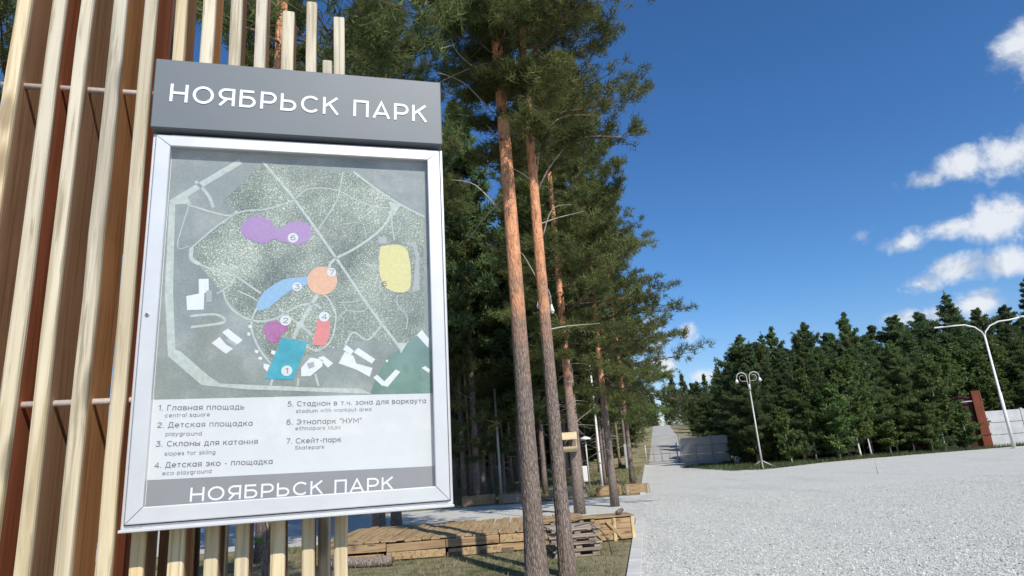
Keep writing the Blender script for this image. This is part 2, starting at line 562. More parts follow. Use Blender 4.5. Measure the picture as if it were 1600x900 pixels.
def soup(name, tris, mats, parent=None, tint=None, loc=None):
    """tris: (N,3,3) float array -> one mesh object of separate triangles"""
    n = len(tris)
    me = bpy.data.meshes.new(name)
    me.vertices.add(n * 3)
    me.vertices.foreach_set('co', np.ascontiguousarray(tris, np.float32).ravel())
    me.loops.add(n * 3)
    me.loops.foreach_set('vertex_index', np.arange(n * 3, dtype=np.int32))
    me.polygons.add(n)
    me.polygons.foreach_set('loop_start', np.arange(0, n * 3, 3, dtype=np.int32))
    me.polygons.foreach_set('loop_total', np.full(n, 3, np.int32))
    if tint is not None:
        a = me.attributes.new('tint', 'FLOAT', 'POINT')
        a.data.foreach_set('value', np.repeat(np.asarray(tint, np.float32), 3))
    me.update(calc_edges=True)
    return finish(name, me, mats, parent, loc)


class MB:
    """collects shapes into ONE mesh"""
    def __init__(self):
        self.v, self.f, self.mi, self.sm = [], [], [], []

    def add(self, vs, fs, mi=0, smooth=False):
        b = len(self.v)
        self.v += [tuple(map(float, p)) for p in vs]
        self.f += [tuple(b + i for i in f) for f in fs]
        self.mi += [mi] * len(fs)
        self.sm += [smooth] * len(fs)
        return self

    def box(self, c, s, mi=0, bev=0.0, rot=None, jit=0.0):
        hx, hy, hz = s[0] / 2, s[1] / 2, s[2] / 2
        b = min(bev, hx * .9, hy * .9, hz * .9)
        vs, fs = [], []
        if b <= 0:
            vs = [(x, y, z) for z in (-hz, hz) for y in (-hy, hy) for x in (-hx, hx)]
            fs = [(0, 2, 3, 1), (4, 5, 7, 6), (0, 1, 5, 4), (2, 6, 7, 3), (0, 4, 6, 2), (1, 3, 7, 5)]
        else:
            idx = {}
            for sx in (-1, 1):
                for sy in (-1, 1):
                    for sz in (-1, 1):
                        for a in range(3):
                            p = [sx * (hx - b), sy * (hy - b), sz * (hz - b)]
                            p[a] = (sx * hx, sy * hy, sz * hz)[a]
                            idx[(sx, sy, sz, a)] = len(vs)
                            vs.append(tuple(p))
            for a in range(3):
                o1, o2 = (a + 1) % 3, (a + 2) % 3
                for s_ in (-1, 1):
                    q = []
                    for u, w in ((-1, -1), (1, -1), (1, 1), (-1, 1)):
                        k = [0, 0, 0]
                        k[a], k[o1], k[o2] = s_, u, w
                        q.append(idx[(*k, a)])
                    fs.append(tuple(q if s_ > 0 else q[::-1]))
                # edges along axis a
                for u in (-1, 1):
                    for w in (-1, 1):
                        k1 = [0, 0, 0]
                        k1[o1], k1[o2] = u, w
                        k2 = list(k1)
                        k1[a], k2[a] = -1, 1
                        fs.append((idx[(*k1, o1)], idx[(*k2, o1)], idx[(*k2, o2)], idx[(*k1, o2)]))
            for sx in (-1, 1):
                for sy in (-1, 1):
                    for sz in (-1, 1):
                        fs.append(tuple(idx[(sx, sy, sz, a)] for a in range(3)))
        if rot is not None:
            Mx = Matrix.Rotation(rot[2], 3, 'Z') @ Matrix.Rotation(rot[1], 3, 'Y') @ Matrix.Rotation(rot[0], 3, 'X')
            vs = [tuple(Mx @ Vector(p)) for p in vs]
        vs = [(p[0] + c[0], p[1] + c[1], p[2] + c[2]) for p in vs]
        return self.add(vs, fs, mi)

    def tube(self, pts, radii, n=8, mi=0, cap=True, smooth=True):
        pts = [Vector(p) for p in pts]
        if not hasattr(radii, '__len__'):
            radii = [radii] * len(pts)
        vs, fs = [], []
        prev = None
        for i, p in enumerate(pts):
            d = (pts[min(i + 1, len(pts) - 1)] - pts[max(i - 1, 0)])
            d = d.normalized() if d.length > 1e-9 else Vector((0, 0, 1))
            if prev is None:
                a = Vector((1, 0, 0)) if abs(d.x) < 0.9 else Vector((0, 1, 0))
                u = d.cross(a).normalized()
            else:
                u = (prev - d * prev.dot(d))
                u = u.normalized() if u.length > 1e-6 else d.orthogonal().normalized()
            prev = u
            w = d.cross(u)
            for k in range(n):
                t = 2 * math.pi * k / n
                vs.append(p + (u * math.cos(t) + w * math.sin(t)) * radii[i])
        for i in range(len(pts) - 1):
            for k in range(n):
                k2 = (k + 1) % n
                fs.append((i * n + k, i * n + k2, (i + 1) * n + k2, (i + 1) * n + k))
        if cap:
            fs.append(tuple(range(n - 1, -1, -1)))
            fs.append(tuple((len(pts) - 1) * n + k for k in range(n)))
        return self.add(vs, fs, mi, smooth)

    def prism(self, poly, y0, y1, mi=0, T=None):
        """polygon in XZ extruded along Y"""
        n = len(poly)
        vs = [(p[0], y0, p[1]) for p in poly] + [(p[0], y1, p[1]) for p in poly]
        fs = [tuple(range(n)), tuple(range(2 * n - 1, n - 1, -1))]
        fs += [(i, n + i, n + (i + 1) % n, (i + 1) % n) for i in range(n)]
        return self.add(vs, fs, mi)

    def build(self, name, mats, parent=None, loc=None, rotz=None):
        me = bpy.data.meshes.new(name)
        me.from_pydata(self.v, [], self.f)
        me.polygons.foreach_set('material_index', self.mi)
        me.polygons.foreach_set('use_smooth', self.sm)
        import bmesh
        bm = bmesh.new()
        bm.from_mesh(me)
        bmesh.ops.recalc_face_normals(bm, faces=bm.faces)
        bm.to_mesh(me)
        bm.free()
        me.update()
        o = finish(name, me, mats, parent, loc)
        if rotz is not None:
            o.rotation_euler = (0, 0, rotz)
        return o


def tag(o, label=None, cat=None, group=None, kind=None):
    if label:
        o['label'] = label
    if cat:
        o['category'] = cat
    if group:
        o['group'] = group
    if kind:
        o['kind'] = kind
    return o


def thing(name, label, cat, loc=(0, 0, 0), rotz=0.0, group=None):
    o = bpy.data.objects.new(name, None)
    COL.objects.link(o)
    o.empty_display_size = 0.2
    o.location = loc
    o.rotation_euler = (0, 0, rotz)
    return tag(o, label, cat, group)


KIDS = {}


def copy_tree(root, loc, rotz=0.0, scale=(1, 1, 1), label=None, group=None):
    def rec(o, parent):
        c = o.copy()
        COL.objects.link(c)
        if parent is not None:
            c.parent = parent
        for ch in list(o.children):
            rec(ch, c)
        return c
    r = rec(root, None)
    r.location = loc
    r.rotation_euler = (0, 0, rotz)
    r.scale = scale
    if label:
        r['label'] = label
    if group:
        r['group'] = group
    return r


# ------------------------------------------------------------------ terrain
def kerb_x(y):
    return 1.63 + 0.186 * (y - 10.92)


def height(x, y):
    """level near the square, rising beyond the far fence"""
    y = np.asarray(y, float)
    t = np.clip((y - 66.0) / 66.0, 0, 1)
    return 5.7 * t + 0.012 * np.clip(y - 132, 0, 400)


def sheet(name, x0, x1, y0, y1, nx, ny, z, mat, skew=None, zf=None):
    xs = np.linspace(0, 1, nx + 1)
    ys = np.linspace(0, 1, ny + 1)
    vs, fs = [], []
    for j in ys:
        y = y0 + (y1 - y0) * j
        a = x0(y) if callable(x0) else x0
        b = x1(y) if callable(x1) else x1
        for i in xs:
            x = a + (b - a) * i
            vs.append((x, y, z + float(height(x, y)) + (zf(x, y) if zf else 0)))
    for j in range(ny):
        for i in range(nx):
            k = j * (nx + 1) + i
            fs.append((k, k + 1, k + nx + 2, k + nx + 1))
    me = bpy.data.meshes.new(name)
    me.from_pydata(vs, [], fs)
    me.update()
    return tag(finish(name, me, mat), kind='structure')


def ground():
    xs = [-1500, -600, -250, -120, -80, -60, -40, -25, -15, -8, -4, -2, 0, 2, 4, 6, 8, 12, 16, 20, 30, 40, 60, 90, 150, 400, 900, 1500]
    ys = [-1200, -400, -100, -40, -15, -5, 0, 5, 8, 10, 12, 15, 20, 25, 30, 40, 50, 60, 66] + list(range(75, 130, 10)) + [132, 140, 160, 200, 260, 400, 532, 900, 2500]
    vs = [(x, y, float(height(x, y))) for y in ys for x in xs]
    nx = len(xs)
    fs = [(j * nx + i, j * nx + i + 1, (j + 1) * nx + i + 1, (j + 1) * nx + i) for j in range(len(ys) - 1) for i in range(nx - 1)]
    me = bpy.data.meshes.new('ground')
    me.from_pydata(vs, [], fs)
    me.update()
    tag(finish('ground', me, 'forest_lawn'), kind='structure')


ground()


# outline of the open square of crushed stone
def square():
    far = [(40, 43.6), (31.96, 42.6), (23.05, 41.4), (20.0, 40.6), (17.4, 39.6), (14.3, 37.2), (12.6, 36.0), (12.3, 38.2), (14.6, 48.0), (16.6, 56.0), (18.2, 64.0)]
    pts = [(kerb_x(-40) + .13, -40), (140, -40), (140, 47)] + far
    ys = np.linspace(64, -40, 30)
    pts += [(kerb_x(y) + .13, float(y)) for y in ys]
    vs = [(x, y, 0.012) for x, y in pts]
    me = bpy.data.meshes.new('gravel_square')
    me.from_pydata(vs, [], [tuple(range(len(vs)))])
    me.update()
    tag(finish('gravel_square', me, 'crushed_stone'), kind='structure')


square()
# crushed-stone path that leaves the square to the left, behind the board
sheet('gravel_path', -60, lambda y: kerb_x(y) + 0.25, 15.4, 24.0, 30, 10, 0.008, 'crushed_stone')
sheet('hill_road', lambda y: kerb_x(y) + 0.3 + 1.7 * (y - 64) / 66, lambda y: kerb_x(y) + 4.9 + .4 * (y - 64) / 66, 64.2, 150, 3, 44, 0.03, 'dusty_road')
# kerb of flat concrete blocks along the square
kb = MB()
yy = -6.0
while yy < 64:
    if not (15.6 < yy < 23.6):
        a = (kerb_x(yy + .5), yy + .5)
        kb.box((a[0] + .03, a[1], 0.012), (0.19, 0.99, 0.07), bev=0.008, rot=(0, 0, -math.atan(0.186)))
    yy += 1.0
tag(kb.build('kerb', 'concrete'), kind='structure')

rng = np.random.default_rng(7)


def norm(a):
    return a / np.maximum(np.linalg.norm(a, axis=-1, keepdims=True), 1e-9)


def loose_stones():
    n = 120000
    y = 6.2 + 15 * rng.random(n * 2) ** 1.5
    x = kerb_x(y) + 0.1 + rng.random(n * 2) * (1.0 + 1.05 * y)
    keep = rng.random(n * 2) < 0.5
    x, y = x[keep], y[keep]
    n = len(x)
    r = 0.0060 + 0.011 * rng.random(n) ** 3
    base = np.array([(1, 0, 0), (-1, 0, 0), (0, 1, 0), (0, -1, 0), (0, 0, 1), (0, 0, -1)], float)
    v = base[None] * (0.65 + 0.6 * rng.random((n, 6, 1))) + 0.28 * rng.standard_normal((n, 6, 3))
    v[..., 2] *= 0.75
    v *= r[:, None, None]
    v += np.stack([x, y, 0.012 + r * 0.35], -1)[:, None]
    F = np.array([(0, 2, 4), (2, 1, 4), (1, 3, 4), (3, 0, 4), (2, 0, 5), (1, 2, 5), (3, 1, 5), (0, 3, 5)])
    tris = v[:, F].reshape(-1, 3, 3)
    tint = np.repeat(rng.random(n), 8)
    tag(soup('gravel_stones', tris, 'loose_stone', tint=tint), 'loose crushed white stones lying on the square', None, None, 'stuff')


loose_stones()


def blades(name, n, xr, yr, hgt, w, mat, label, cond=None, lean=0.5, seed=1):
    g = np.random.default_rng(seed)
    x = xr[0] + (xr[1] - xr[0]) * g.random(n)
    y = yr[0] + (yr[1] - yr[0]) * g.random(n)
    # tufty distribution
    dens = 0.5 + 0.5 * np.sin(x * 2.1 + 1.3 * np.sin(y * 1.7)) * np.sin(y * 2.7 + 1.1 * np.sin(x * 1.3))
    k = g.random(n) < 0.25 + 0.75 * dens
    if cond is not None:
        k &= cond(x, y)
    x, y = x[k], y[k]
    n = len(x)
    a = g.random(n) * 6.283
    h = hgt * (0.4 + 0.9 * g.random(n))
    d = np.stack([np.cos(a), np.sin(a), 0 * a], -1)
    p = np.stack([x, y, height(x, y)], -1)
    tip = p + np.stack([lean * h * g.standard_normal(n), lean * h * g.standard_normal(n), h], -1)
    tris = np.stack([p - d * w / 2, p + d * w / 2, tip], 1)
    tint = np.clip(0.5 + 0.3 * g.standard_normal(n), 0, 1)
    return tag(soup(name, tris, mat, tint=tint), label, None, None, 'stuff')


foliage('grass_blades', (0.085, 0.105, 0.032), (0.42, 0.37, 0.20), 0.35, 0.0)
blades('grass', 45000, (-6.5, 2.2), (6.5, 15.3), 0.06, 0.010, 'grass_blades', 'short patchy grass in front of the timber platform',
       lambda x, y: (x < kerb_x(y) - .16))
blades('kerb_weeds', 9000, (-2, 14), (7, 62), 0.07, 0.012, 'grass_blades', 'sparse weeds along the kerb of the square',
       lambda x, y: (np.abs(x - kerb_x(y) - .17 * np.sign(np.sin(y * 9))) < .05), seed=8)
foliage('verge_blades', (0.045, 0.075, 0.026), (0.150, 0.175, 0.070), 0.35, 0.0)
blades('verge_grass', 70000, (11.5, 42), (35, 50), 0.24, 0.04, 'verge_blades', 'ragged grass verge under the trees beyond the square',
       lambda x, y: (y > 36.6 + 0.0 * x) & (y > 37.2 + np.clip((x - 14.3) * 0.75, 0, 3.0) + np.clip((x - 18) * 0.17, 0, 4)) , seed=3)
blades('wood_floor_grass', 50000, (-8, 12), (24.8, 60), 0.14, 0.03, 'grass_blades', 'thin grass on the floor of the pine wood',
       lambda x, y: (x < kerb_x(y) - .3), seed=4)


# ------------------------------------------------------------------ trees
def curve_branch(p, az, el, L, up, n=5, g=rng, wig=0.06):
    """points of a branch leaving p"""
    pts = [np.array(p, float)]
    d = np.array([math.cos(az) * math.cos(el), math.sin(az) * math.cos(el), math.sin(el)])
    for i in range(n):
        d = d + np.array([g.normal(0, wig), g.normal(0, wig), up / n + g.normal(0, wig * .5)])
        d /= np.linalg.norm(d)
        pts.append(pts[-1] + d * L / n)
    return pts


def needles(P, D, n, ln, w, g, spread=0.75, tintP=None, S=None):
    """n needle faces at every tuft position"""
    m = len(P)
    d = D[:, None, :] * 0.75 + spread * g.standard_normal((m, n, 3))
    d = norm(d)
    side = norm(np.cross(d, g.standard_normal((m, n, 3))))
    if S is not None:
        ln = ln * S[:, None, None]
    L = ln * (0.7 + 0.6 * g.random((m, n, 1)))
    base = P[:, None, :] + 0.25 * ln * g.standard_normal((m, n, 3))
    tr = np.stack([base - side * w / 2, base + side * w / 2, base + d * L], 2).reshape(-1, 3, 3)
    t = np.clip(tintP[:, None] + 0.16 * g.standard_normal((m, n)), 0, 1).reshape(-1) if tintP is not None else None
    return tr, t


def trunk_mesh(H, r0, lean=(0, 0), n=10, seg=14, g=rng, wig=0.03, flare=1.25, rtop=0.12):
    pts, rad = [], []
    ph = g.random(2) * 6
    for i in range(seg + 1):
        t = i / seg
        z = H * t
        pts.append((lean[0] * t + wig * math.sin(ph[0] + t * 5) * t, lean[1] * t + wig * math.sin(ph[1] + t * 4) * t, z))
        fl = 1 + (flare - 1) * math.exp(-z / 0.35)
        rad.append(r0 * fl * ((1 - t) ** 0.75 * (1 - rtop) + rtop))
    return pts, rad


def at_z(pts, z):
    for a, b in zip(pts, pts[1:]):
        if a[2] <= z <= b[2]:
            t = (z - a[2]) / max(b[2] - a[2], 1e-6)
            return np.array([a[k] + (b[k] - a[k]) * t for k in range(3)])
    return np.array(pts[-1])


def make_tree(name, label, cat, seed, H, r0, zc, R, kind='pine', n_br=70, subs=6, tufts=6, nn=10, ln=0.13, w=0.014,
              needle='pine_needles', bark_m='pine_bark', trunk_n=10, trunk_seg=16, group=None, lean=(0, 0), dead=8,
              az_bias=None, fissured=0.0, widest=0.25, limb_n=3, tint0=0.45, spread=0.75, wig=0.05, drop=0.0, conic=1.7, tip=False, uneven=.5):
    g = np.random.default_rng(seed)
    root = thing(name, label, cat, group=group)
    tp, tr = trunk_mesh(H, r0, lean, g=g, seg=trunk_seg, wig=wig)
    mb = MB()
    if fissured > 0:
        # dense trunk with raised bark plates
        n, seg = 56, int(H / 0.05)
        vs = []
        zz = np.linspace(0, H, seg + 1)
        gx = g.random(8) * 6.28
        for z in zz:
            c = at_z(tp, z)
            rr = float(np.interp(z, [p[2] for p in tp], tr))
            rough = fissured * max(0.12, 1 - z / 5.5)
            for k in range(n):
                t = 2 * math.pi * k / n
                s = (math.sin(9 * t + 2.2 * math.sin(z * 2.1 + gx[0]) + gx[1]) * math.sin(5.2 * z + 3 * t + gx[2]) * .5
                     + math.sin(17 * t + 1.7 * math.sin(z * 3.7 + gx[3])) * .45
                     + math.sin(4 * t + z * 1.1 + gx[4]) * .5 + g.normal(0, .35))
                r = rr * (1 + rough * s)
                vs.append((c[0] + r * math.cos(t), c[1] + r * math.sin(t), z))
        fs = [(i * n + k, i * n + (k + 1) % n, (i + 1) * n + (k + 1) % n, (i + 1) * n + k) for i in range(seg) for k in range(n)]
        mb.add(vs, fs, 0, True)
    else:
        mb.tube(tp, tr, trunk_n, 0, True)
    P, D, T, SC = [], [], [], []
    ga = 2.39996
    a0 = g.random() * 6.28
    for i in range(n_br):
        t = (i + g.random() * .6) / n_br
        if kind == 'spruce':
            nw = int((H - zc) / .34)
            t = min(.985, (math.floor(t * nw) + .25 * g.random()) / nw)
        z = zc + (H - 0.15 - zc) * t
        p = at_z(tp, z)
        rr = float(np.interp(z, [q[2] for q in tp], tr))
        az = a0 + i * ga + g.normal(0, .35)
        if kind == 'pine':
            prof = (0.55 + 0.45 * min(1, t / widest)) * (1 - max(0, (t - widest) / (1 - widest)) ** conic * 0.9)
            el = R_(-9 + 50 * t + g.normal(0, 11))
            up = 0.10 + 0.5 * t
        elif kind == 'spruce':
            prof = (1 - t) ** 0.8 * 0.96 + 0.04
            el = R_(-14 + 40 * t + g.normal(0, 7))
            up = 0.35
        else:
            prof = (0.5 + 0.5 * min(1, t / .35)) * (1 - max(0, (t - .35) / .65) ** 1.5 * .8)
            el = R_(20 + 35 * t + g.normal(0, 12))
            up = 0.05
        L = R * prof * (0.87 - uneven / 2 + uneven * g.random())
        if az_bias is not None:
            L *= 1 + az_bias[1] * math.cos(az - az_bias[0]) * (1 - t)
        el += drop * (1 - t)
        bp = curve_branch(p, az, el, L, up, 5, g)
        br = max(0.006, 0.05 * L / R * r0 / 0.14 * (1 - 0.5 * t))
        mb.tube(bp, [br, br * .8, br * .62, br * .45, br * .3, br * .15], limb_n, 2, False)
        bp = np.array(bp)
        shade = g.normal(tint0, .17)
        for s in range(subs):
            u = (0.22 + 0.78 * (s + g.random()) / subs) if kind != 'spruce' else (0.06 + 0.94 * (s + g.random()) / subs)
            f = u * 5
            j = min(4, int(f))
            q = bp[j] + (bp[j + 1] - bp[j]) * (f - j)
            d = norm(bp[j + 1] - bp[j])
            sd = norm(np.cross(d, (0, 0, 1.0))) * (1 if s % 2 else -1)
            sl_ = L * 0.42 * (1.1 - u * .75) * (0.6 + 0.7 * g.random()) if kind != 'spruce' else L * 0.36 * (1.1 - u * .8)
            sdir = norm(d * .8 + sd * (.9 if u < .93 else .1) + np.array([0, 0, .25 if kind != 'spruce' else -.12]) + g.normal(0, .18, 3))
            if limb_n > 0 and sl_ > .25 and kind == 'pine' and ln < .2:
                mb.tube([q, q + sdir * sl_], [br * .35, br * .12], 3, 2, False)
            for k in range(tufts):
                v = (k + 1) / tufts
                off = g.normal(0, .10 * sl_ + .03, 3)
                off[2] *= .6
                P.append(q + sdir * sl_ * v + off)
                D.append(norm(sdir + np.array([0, 0, .45])))
                T.append(shade + g.normal(0, .08))
                SC.append(1.0 if kind != 'spruce' and not tip else .40 + .60 * min(1, (1 - t) * 2.2))
    # crown tip
    for k in range(10):
        P.append(np.array(tp[-1]) - np.array([0, 0, .07 * k]) + g.normal(0, .03, 3))
        D.append(np.array([0, 0, 1.0]))
        T.append(.5)
        SC.append(.8 if kind != 'spruce' and not tip else .36)
    for i in range(dead):
        z = zc * (0.45 + 0.55 * g.random())
        p = at_z(tp, z)
        mb.tube(curve_branch(p, g.random() * 6.28, R_(g.normal(-5, 15)), R * (.25 + .35 * g.random()), -.15, 5, g, .1),
                [.014, .012, .009, .007, .005, .003], 4, 1, False)
    mb.build('trunk', [bark_m, 'dead_wood', 'limb_bark'], root)
    P, D, T = np.array(P), np.array(D), np.array(T)
    tr_, ti = needles(P, D, nn, ln, w, g, spread, T, np.array(SC))
    soup('crown', tr_, needle, root, ti)
    return root


def place(o, x, y, rz=0.0, s=(1, 1, 1)):
    o.location = (x, y, float(height(x, y)))
    o.rotation_euler = (0, 0, rz)
    o.scale = s
    return o


def dead_branch(parent, pts, r, mat='dead_wood'):
    n = len(pts)
    mb = MB()
    # smooth the drawn line
    q = []
    for i in range(n - 1):
        for k in range(4):
            t = k / 4
            p0, p1, p2, p3 = (np.array(pts[max(0, min(n - 1, i + d))], float) for d in (-1, 0, 1, 2))
            q.append(.5 * ((2 * p1) + (-p0 + p2) * t + (2 * p0 - 5 * p1 + 4 * p2 - p3) * t * t + (-p0 + 3 * p1 - 3 * p2 + p3) * t ** 3))
    q.append(np.array(pts[-1], float))
    mb.tube(q, [r * (1 - .75 * i / (len(q) - 1)) for i in range(len(q))], 5, 0)
    return mb.build('dead_branch', mat, parent)


# the two foreground pines
T1 = place(make_tree('pine_tree', 'thick foreground pine with fissured lower bark just right of the map board', 'tree', 11, 16.5, 0.132, 8.0, 2.7,
                     n_br=100, subs=9, tufts=8, nn=24, ln=0.125, w=0.0145, trunk_seg=20, dead=2, fissured=0.055, wig=0.06, tint0=.5), 0.05, 9.3)
dead_branch(T1, [(-.14, 0, 5.3), (-.5, -.05, 5.75), (-.87, -.1, 5.85)], .016)
dead_branch(T1, [(-.14, 0, 7.0), (-.6, -.1, 7.55), (-1.1, -.1, 7.8)], .015)
dead_branch(T1, [(-.12, 0, 7.6), (-.65, -.1, 8.1), (-.75, -.1, 8.6), (-.5, -.1, 9.0)], .012)
dead_branch(T1, [(-.12, 0, 6.6), (-.4, .1, 7.0), (-.8, .1, 7.1)], .010)
dead_branch(T1, [(.1, 0, 7.3), (.35, -.1, 7.6), (.4, -.1, 8.0)], .010)
T2 = place(make_tree('pine_tree', 'slimmer foreground pine standing close on the right of the thick one', 'tree', 23, 15.0, 0.102, 6.3, 2.15,
                     n_br=105, subs=9, tufts=8, nn=24, ln=0.125, w=0.0145, trunk_seg=20, dead=3, fissured=0.05, wig=0.05, az_bias=(0.0, .35), tint0=.5), 0.47, 9.45)
dead_branch(T2, [(.07, 0, 6.0), (.2, -.1, 6.55), (.55, -.15, 6.85), (1.1, -.15, 6.83)], .014)
dead_branch(T2, [(.07, 0, 5.7), (.3, -.1, 6.05), (.75, -.15, 6.45), (1.45, -.15, 6.42)], .014)
dead_branch(T2, [(.07, 0, 4.9), (.25, -.1, 5.3), (.55, -.1, 5.35)], .011)
dead_branch(T2, [(-.07, 0, 4.2), (-.25, 0, 4.6), (-.35, 0, 4.7)], .011)
T3 = place(make_tree('pine_tree', 'pine behind the two foreground trunks with the wooden bird feeder on it', 'tree', 31, 16.0, 0.135, 4.3, 2.45,
                     n_br=110, subs=7, tufts=7, nn=20, ln=0.16, w=0.023, trunk_n=16, dead=6, az_bias=(0.0, .2), tint0=.5, widest=.15, conic=1.3), 1.38, 18.28)
T4 = place(make_tree('pine_tree', 'lone pine at the corner of the path with long low boughs over the square', 'tree', 47, 15.2, 0.115, 3.2, 2.85,
                     n_br=120, subs=7, tufts=7, nn=20, ln=0.16, w=0.023, trunk_n=16, dead=6, az_bias=(0.15, .15), widest=.03, tint0=.5, drop=-.10, conic=1.15), 2.55, 19.88)
TL = place(make_tree('pine_tree', 'dark pine trunk seen under the board, left of its twin on the path edge', 'tree', 53, 15.5, 0.14, 6.5, 2.7,
                     n_br=90, subs=7, tufts=6, nn=20, ln=0.16, w=0.023, trunk_n=14, dead=8, tint0=.42), -3.64, 16.4)
copy_tree(TL, (-3.08, 15.7, 0), 2.1, (.85, .85, .95), 'slender dark trunk under the board, right of its twin on the path edge')
copy_tree(T4, (4.9, 31.0, 0), 2.4, (1.05, 1.05, 1.0), 'pine at the mouth of the wood just left of the kerb')
PN = place(make_tree('pine_tree', 'young pine close behind the wooden slats with its dark stem showing below the board', 'tree', 61, 9.6, 0.06, 4.4, 2.3,
                     n_br=70, subs=6, tufts=6, nn=22, ln=0.125, w=0.014, trunk_n=14, dead=5, tint0=.55), -1.42, 3.75)
copy_tree(TL, (-9.6, 11.0, 0), 4.0, (1, 1, .92), 'pine whose crown shows left of the wooden slats at the top corner of the picture')
copy_tree(T3, (-5.2, 13.2, 0), 1.0, (.95, .95, .92), 'pine hidden behind the slats with its crown rising above the board')

# young low pines left of the foreground trunks
YP = make_tree('young_pine', 'low green pine branches in shade just right of the board edge', 'tree', 71, 7.0, 0.07, 1.6, 1.9,
               n_br=60, subs=6, tufts=6, nn=9, ln=0.18, w=0.03, needle='forest_needles', dead=3, tint0=.55, group=None)
place(YP, -2.2, 26.6)
copy_tree(YP, (-0.95, 28.6, 0), 2.0, (1.05, 1.05, 1.05), 'low green pine filling the gap left of the thick trunk')
copy_tree(YP, (-2.9, 30.5, 0), 4.0, (1.1, 1.1, 1.25), 'taller young pine behind the low one by the board edge')
# forest pines: four shapes, many individuals
FP = []
for i, (H, r, zc, Rr) in enumerate([(15.5, .12, 5.6, 1.9), (14.0, .10, 4.6, 1.8), (17.0, .13, 6.8, 2.1), (12.5, .085, 3.6, 1.6)]):
    FP.append(make_tree('pine_tree', 'slender bare trunk among the crowd of pines in the shaded wood', 'tree', 100 + i, H, r, zc, Rr,
                        n_br=66, subs=6, tufts=6, nn=8, ln=0.28, w=0.075, needle='forest_needles', bark_m='forest_bark', trunk_n=8,
                        dead=10, group='pines crowding the shaded wood', limb_n=3, tint0=.42))
fg = np.random.default_rng(5)
spots = []
tries = 0
while len(spots) < 118 and tries < 20000:
    tries += 1
    y = 26.5 + 52 * fg.random() ** 1.15
    x = kerb_x(min(y, 64)) - 1.6 - fg.random() * (7 + 0.22 * y)
    if y < 30 and x > 2.2:
        continue
    if all((x - a) ** 2 + (y - b) ** 2 > (1.25 + .012 * y) ** 2 for a, b in spots):
        spots.append((x, y))
spots = [(-1.95, 26.3), (-9.5, 41.0), (2.0, 27.3), (-0.25, 27.6)] + spots
SPECIAL = {0: 'pale flaking trunk close to the lower right corner of the board', 1: 'pine far behind the board on the left side of the wood',
           2: 'pine trunk between the white boxes and the bird feeder', 3: 'pine in the wood showing between board and thick trunk'}
for i, (x, y) in enumerate(spots):
    pr = FP[i % 4]
    s = .88 + .26 * fg.random()
    loc = (x, y, float(height(x, y)))
    if i < 4:
        o = pr
        place(o, x, y, fg.random() * 6, (s, s, s))
    else:
        o = copy_tree(pr, loc, fg.random() * 6.28, (s, s, s * (.92 + .16 * fg.random())))
        r_ = x / y
        wz = ('between the board and the thick pine' if r_ < -.03 else 'behind the two foreground trunks' if r_ < .075 else
              'right of the bird feeder' if r_ < .14 else 'close to the kerb')
        o['label'] = ('slender bare pine in the shaded wood ' if y < 50 else 'thin distant pine deep in the wood ') + wz
        o['group'] = ('slender pines ' if y < 50 else 'distant pines ') + wz
    if i in SPECIAL:
        o['label'] = SPECIAL[i]
        if 'group' in o:
            del o['group']

# far wood on both sides of the hill road: one mass
SP = []
for i, (H, r, zc, Rr) in enumerate([(10.2, .10, 1.0, 2.1), (9.4, .085, .7, 1.8), (9.0, .09, .9, 2.3)]):
    SP.append(make_tree('spruce_tree', 'pointed dark conifer in the wood along the far side of the square', 'tree', 200 + i, H, r, zc, Rr, kind='spruce',
                        n_br=140, subs=7, tufts=4, nn=8, ln=0.22, w=0.048, needle='spruce_needles', bark_m='forest_bark', trunk_n=7, dead=4,
                        group='conifers along the far side of the square', limb_n=3, tint0=.45))
WP = []
for i, (H, r, zc, Rr) in enumerate([(9.8, .085, 1.8, 2.5), (9.0, .08, 2.6, 2.3), (9.4, .08, 1.2, 2.7), (8.6, .075, 2.2, 2.1)]):
    WP.append(make_tree('pine_tree', 'bushy green pine in the wood along the far side of the square', 'tree', 220 + i, H, r, zc, Rr, kind='pine',
                        n_br=78, subs=7, tufts=6, nn=10, ln=0.22, w=0.048, needle='spruce_needles' if i % 2 else 'forest_needles', bark_m='forest_bark', trunk_n=7, dead=14,
                        group='pines along the far side of the square', limb_n=3, tint0=.5, widest=.2 + .1 * (i % 2), conic=.85 + .25 * (i % 3), tip=True, uneven=.85))
BI = []
for i, (H, r, zc, Rr) in enumerate([(6.2, .05, 1.2, 1.3), (4.2, .04, .4, 1.3)]):
    BI.append(make_tree('birch_tree', 'light green birch at the front of the far wood', 'tree', 240 + i, H, r, zc, Rr, kind='birch',
                        n_br=60, subs=5, tufts=4, nn=7, ln=0.15, w=0.11, needle='birch_leaves', bark_m='birch_bark', trunk_n=7, dead=0,
                        group='birches at the front of the far wood', limb_n=3, tint0=.45, spread=1.2))


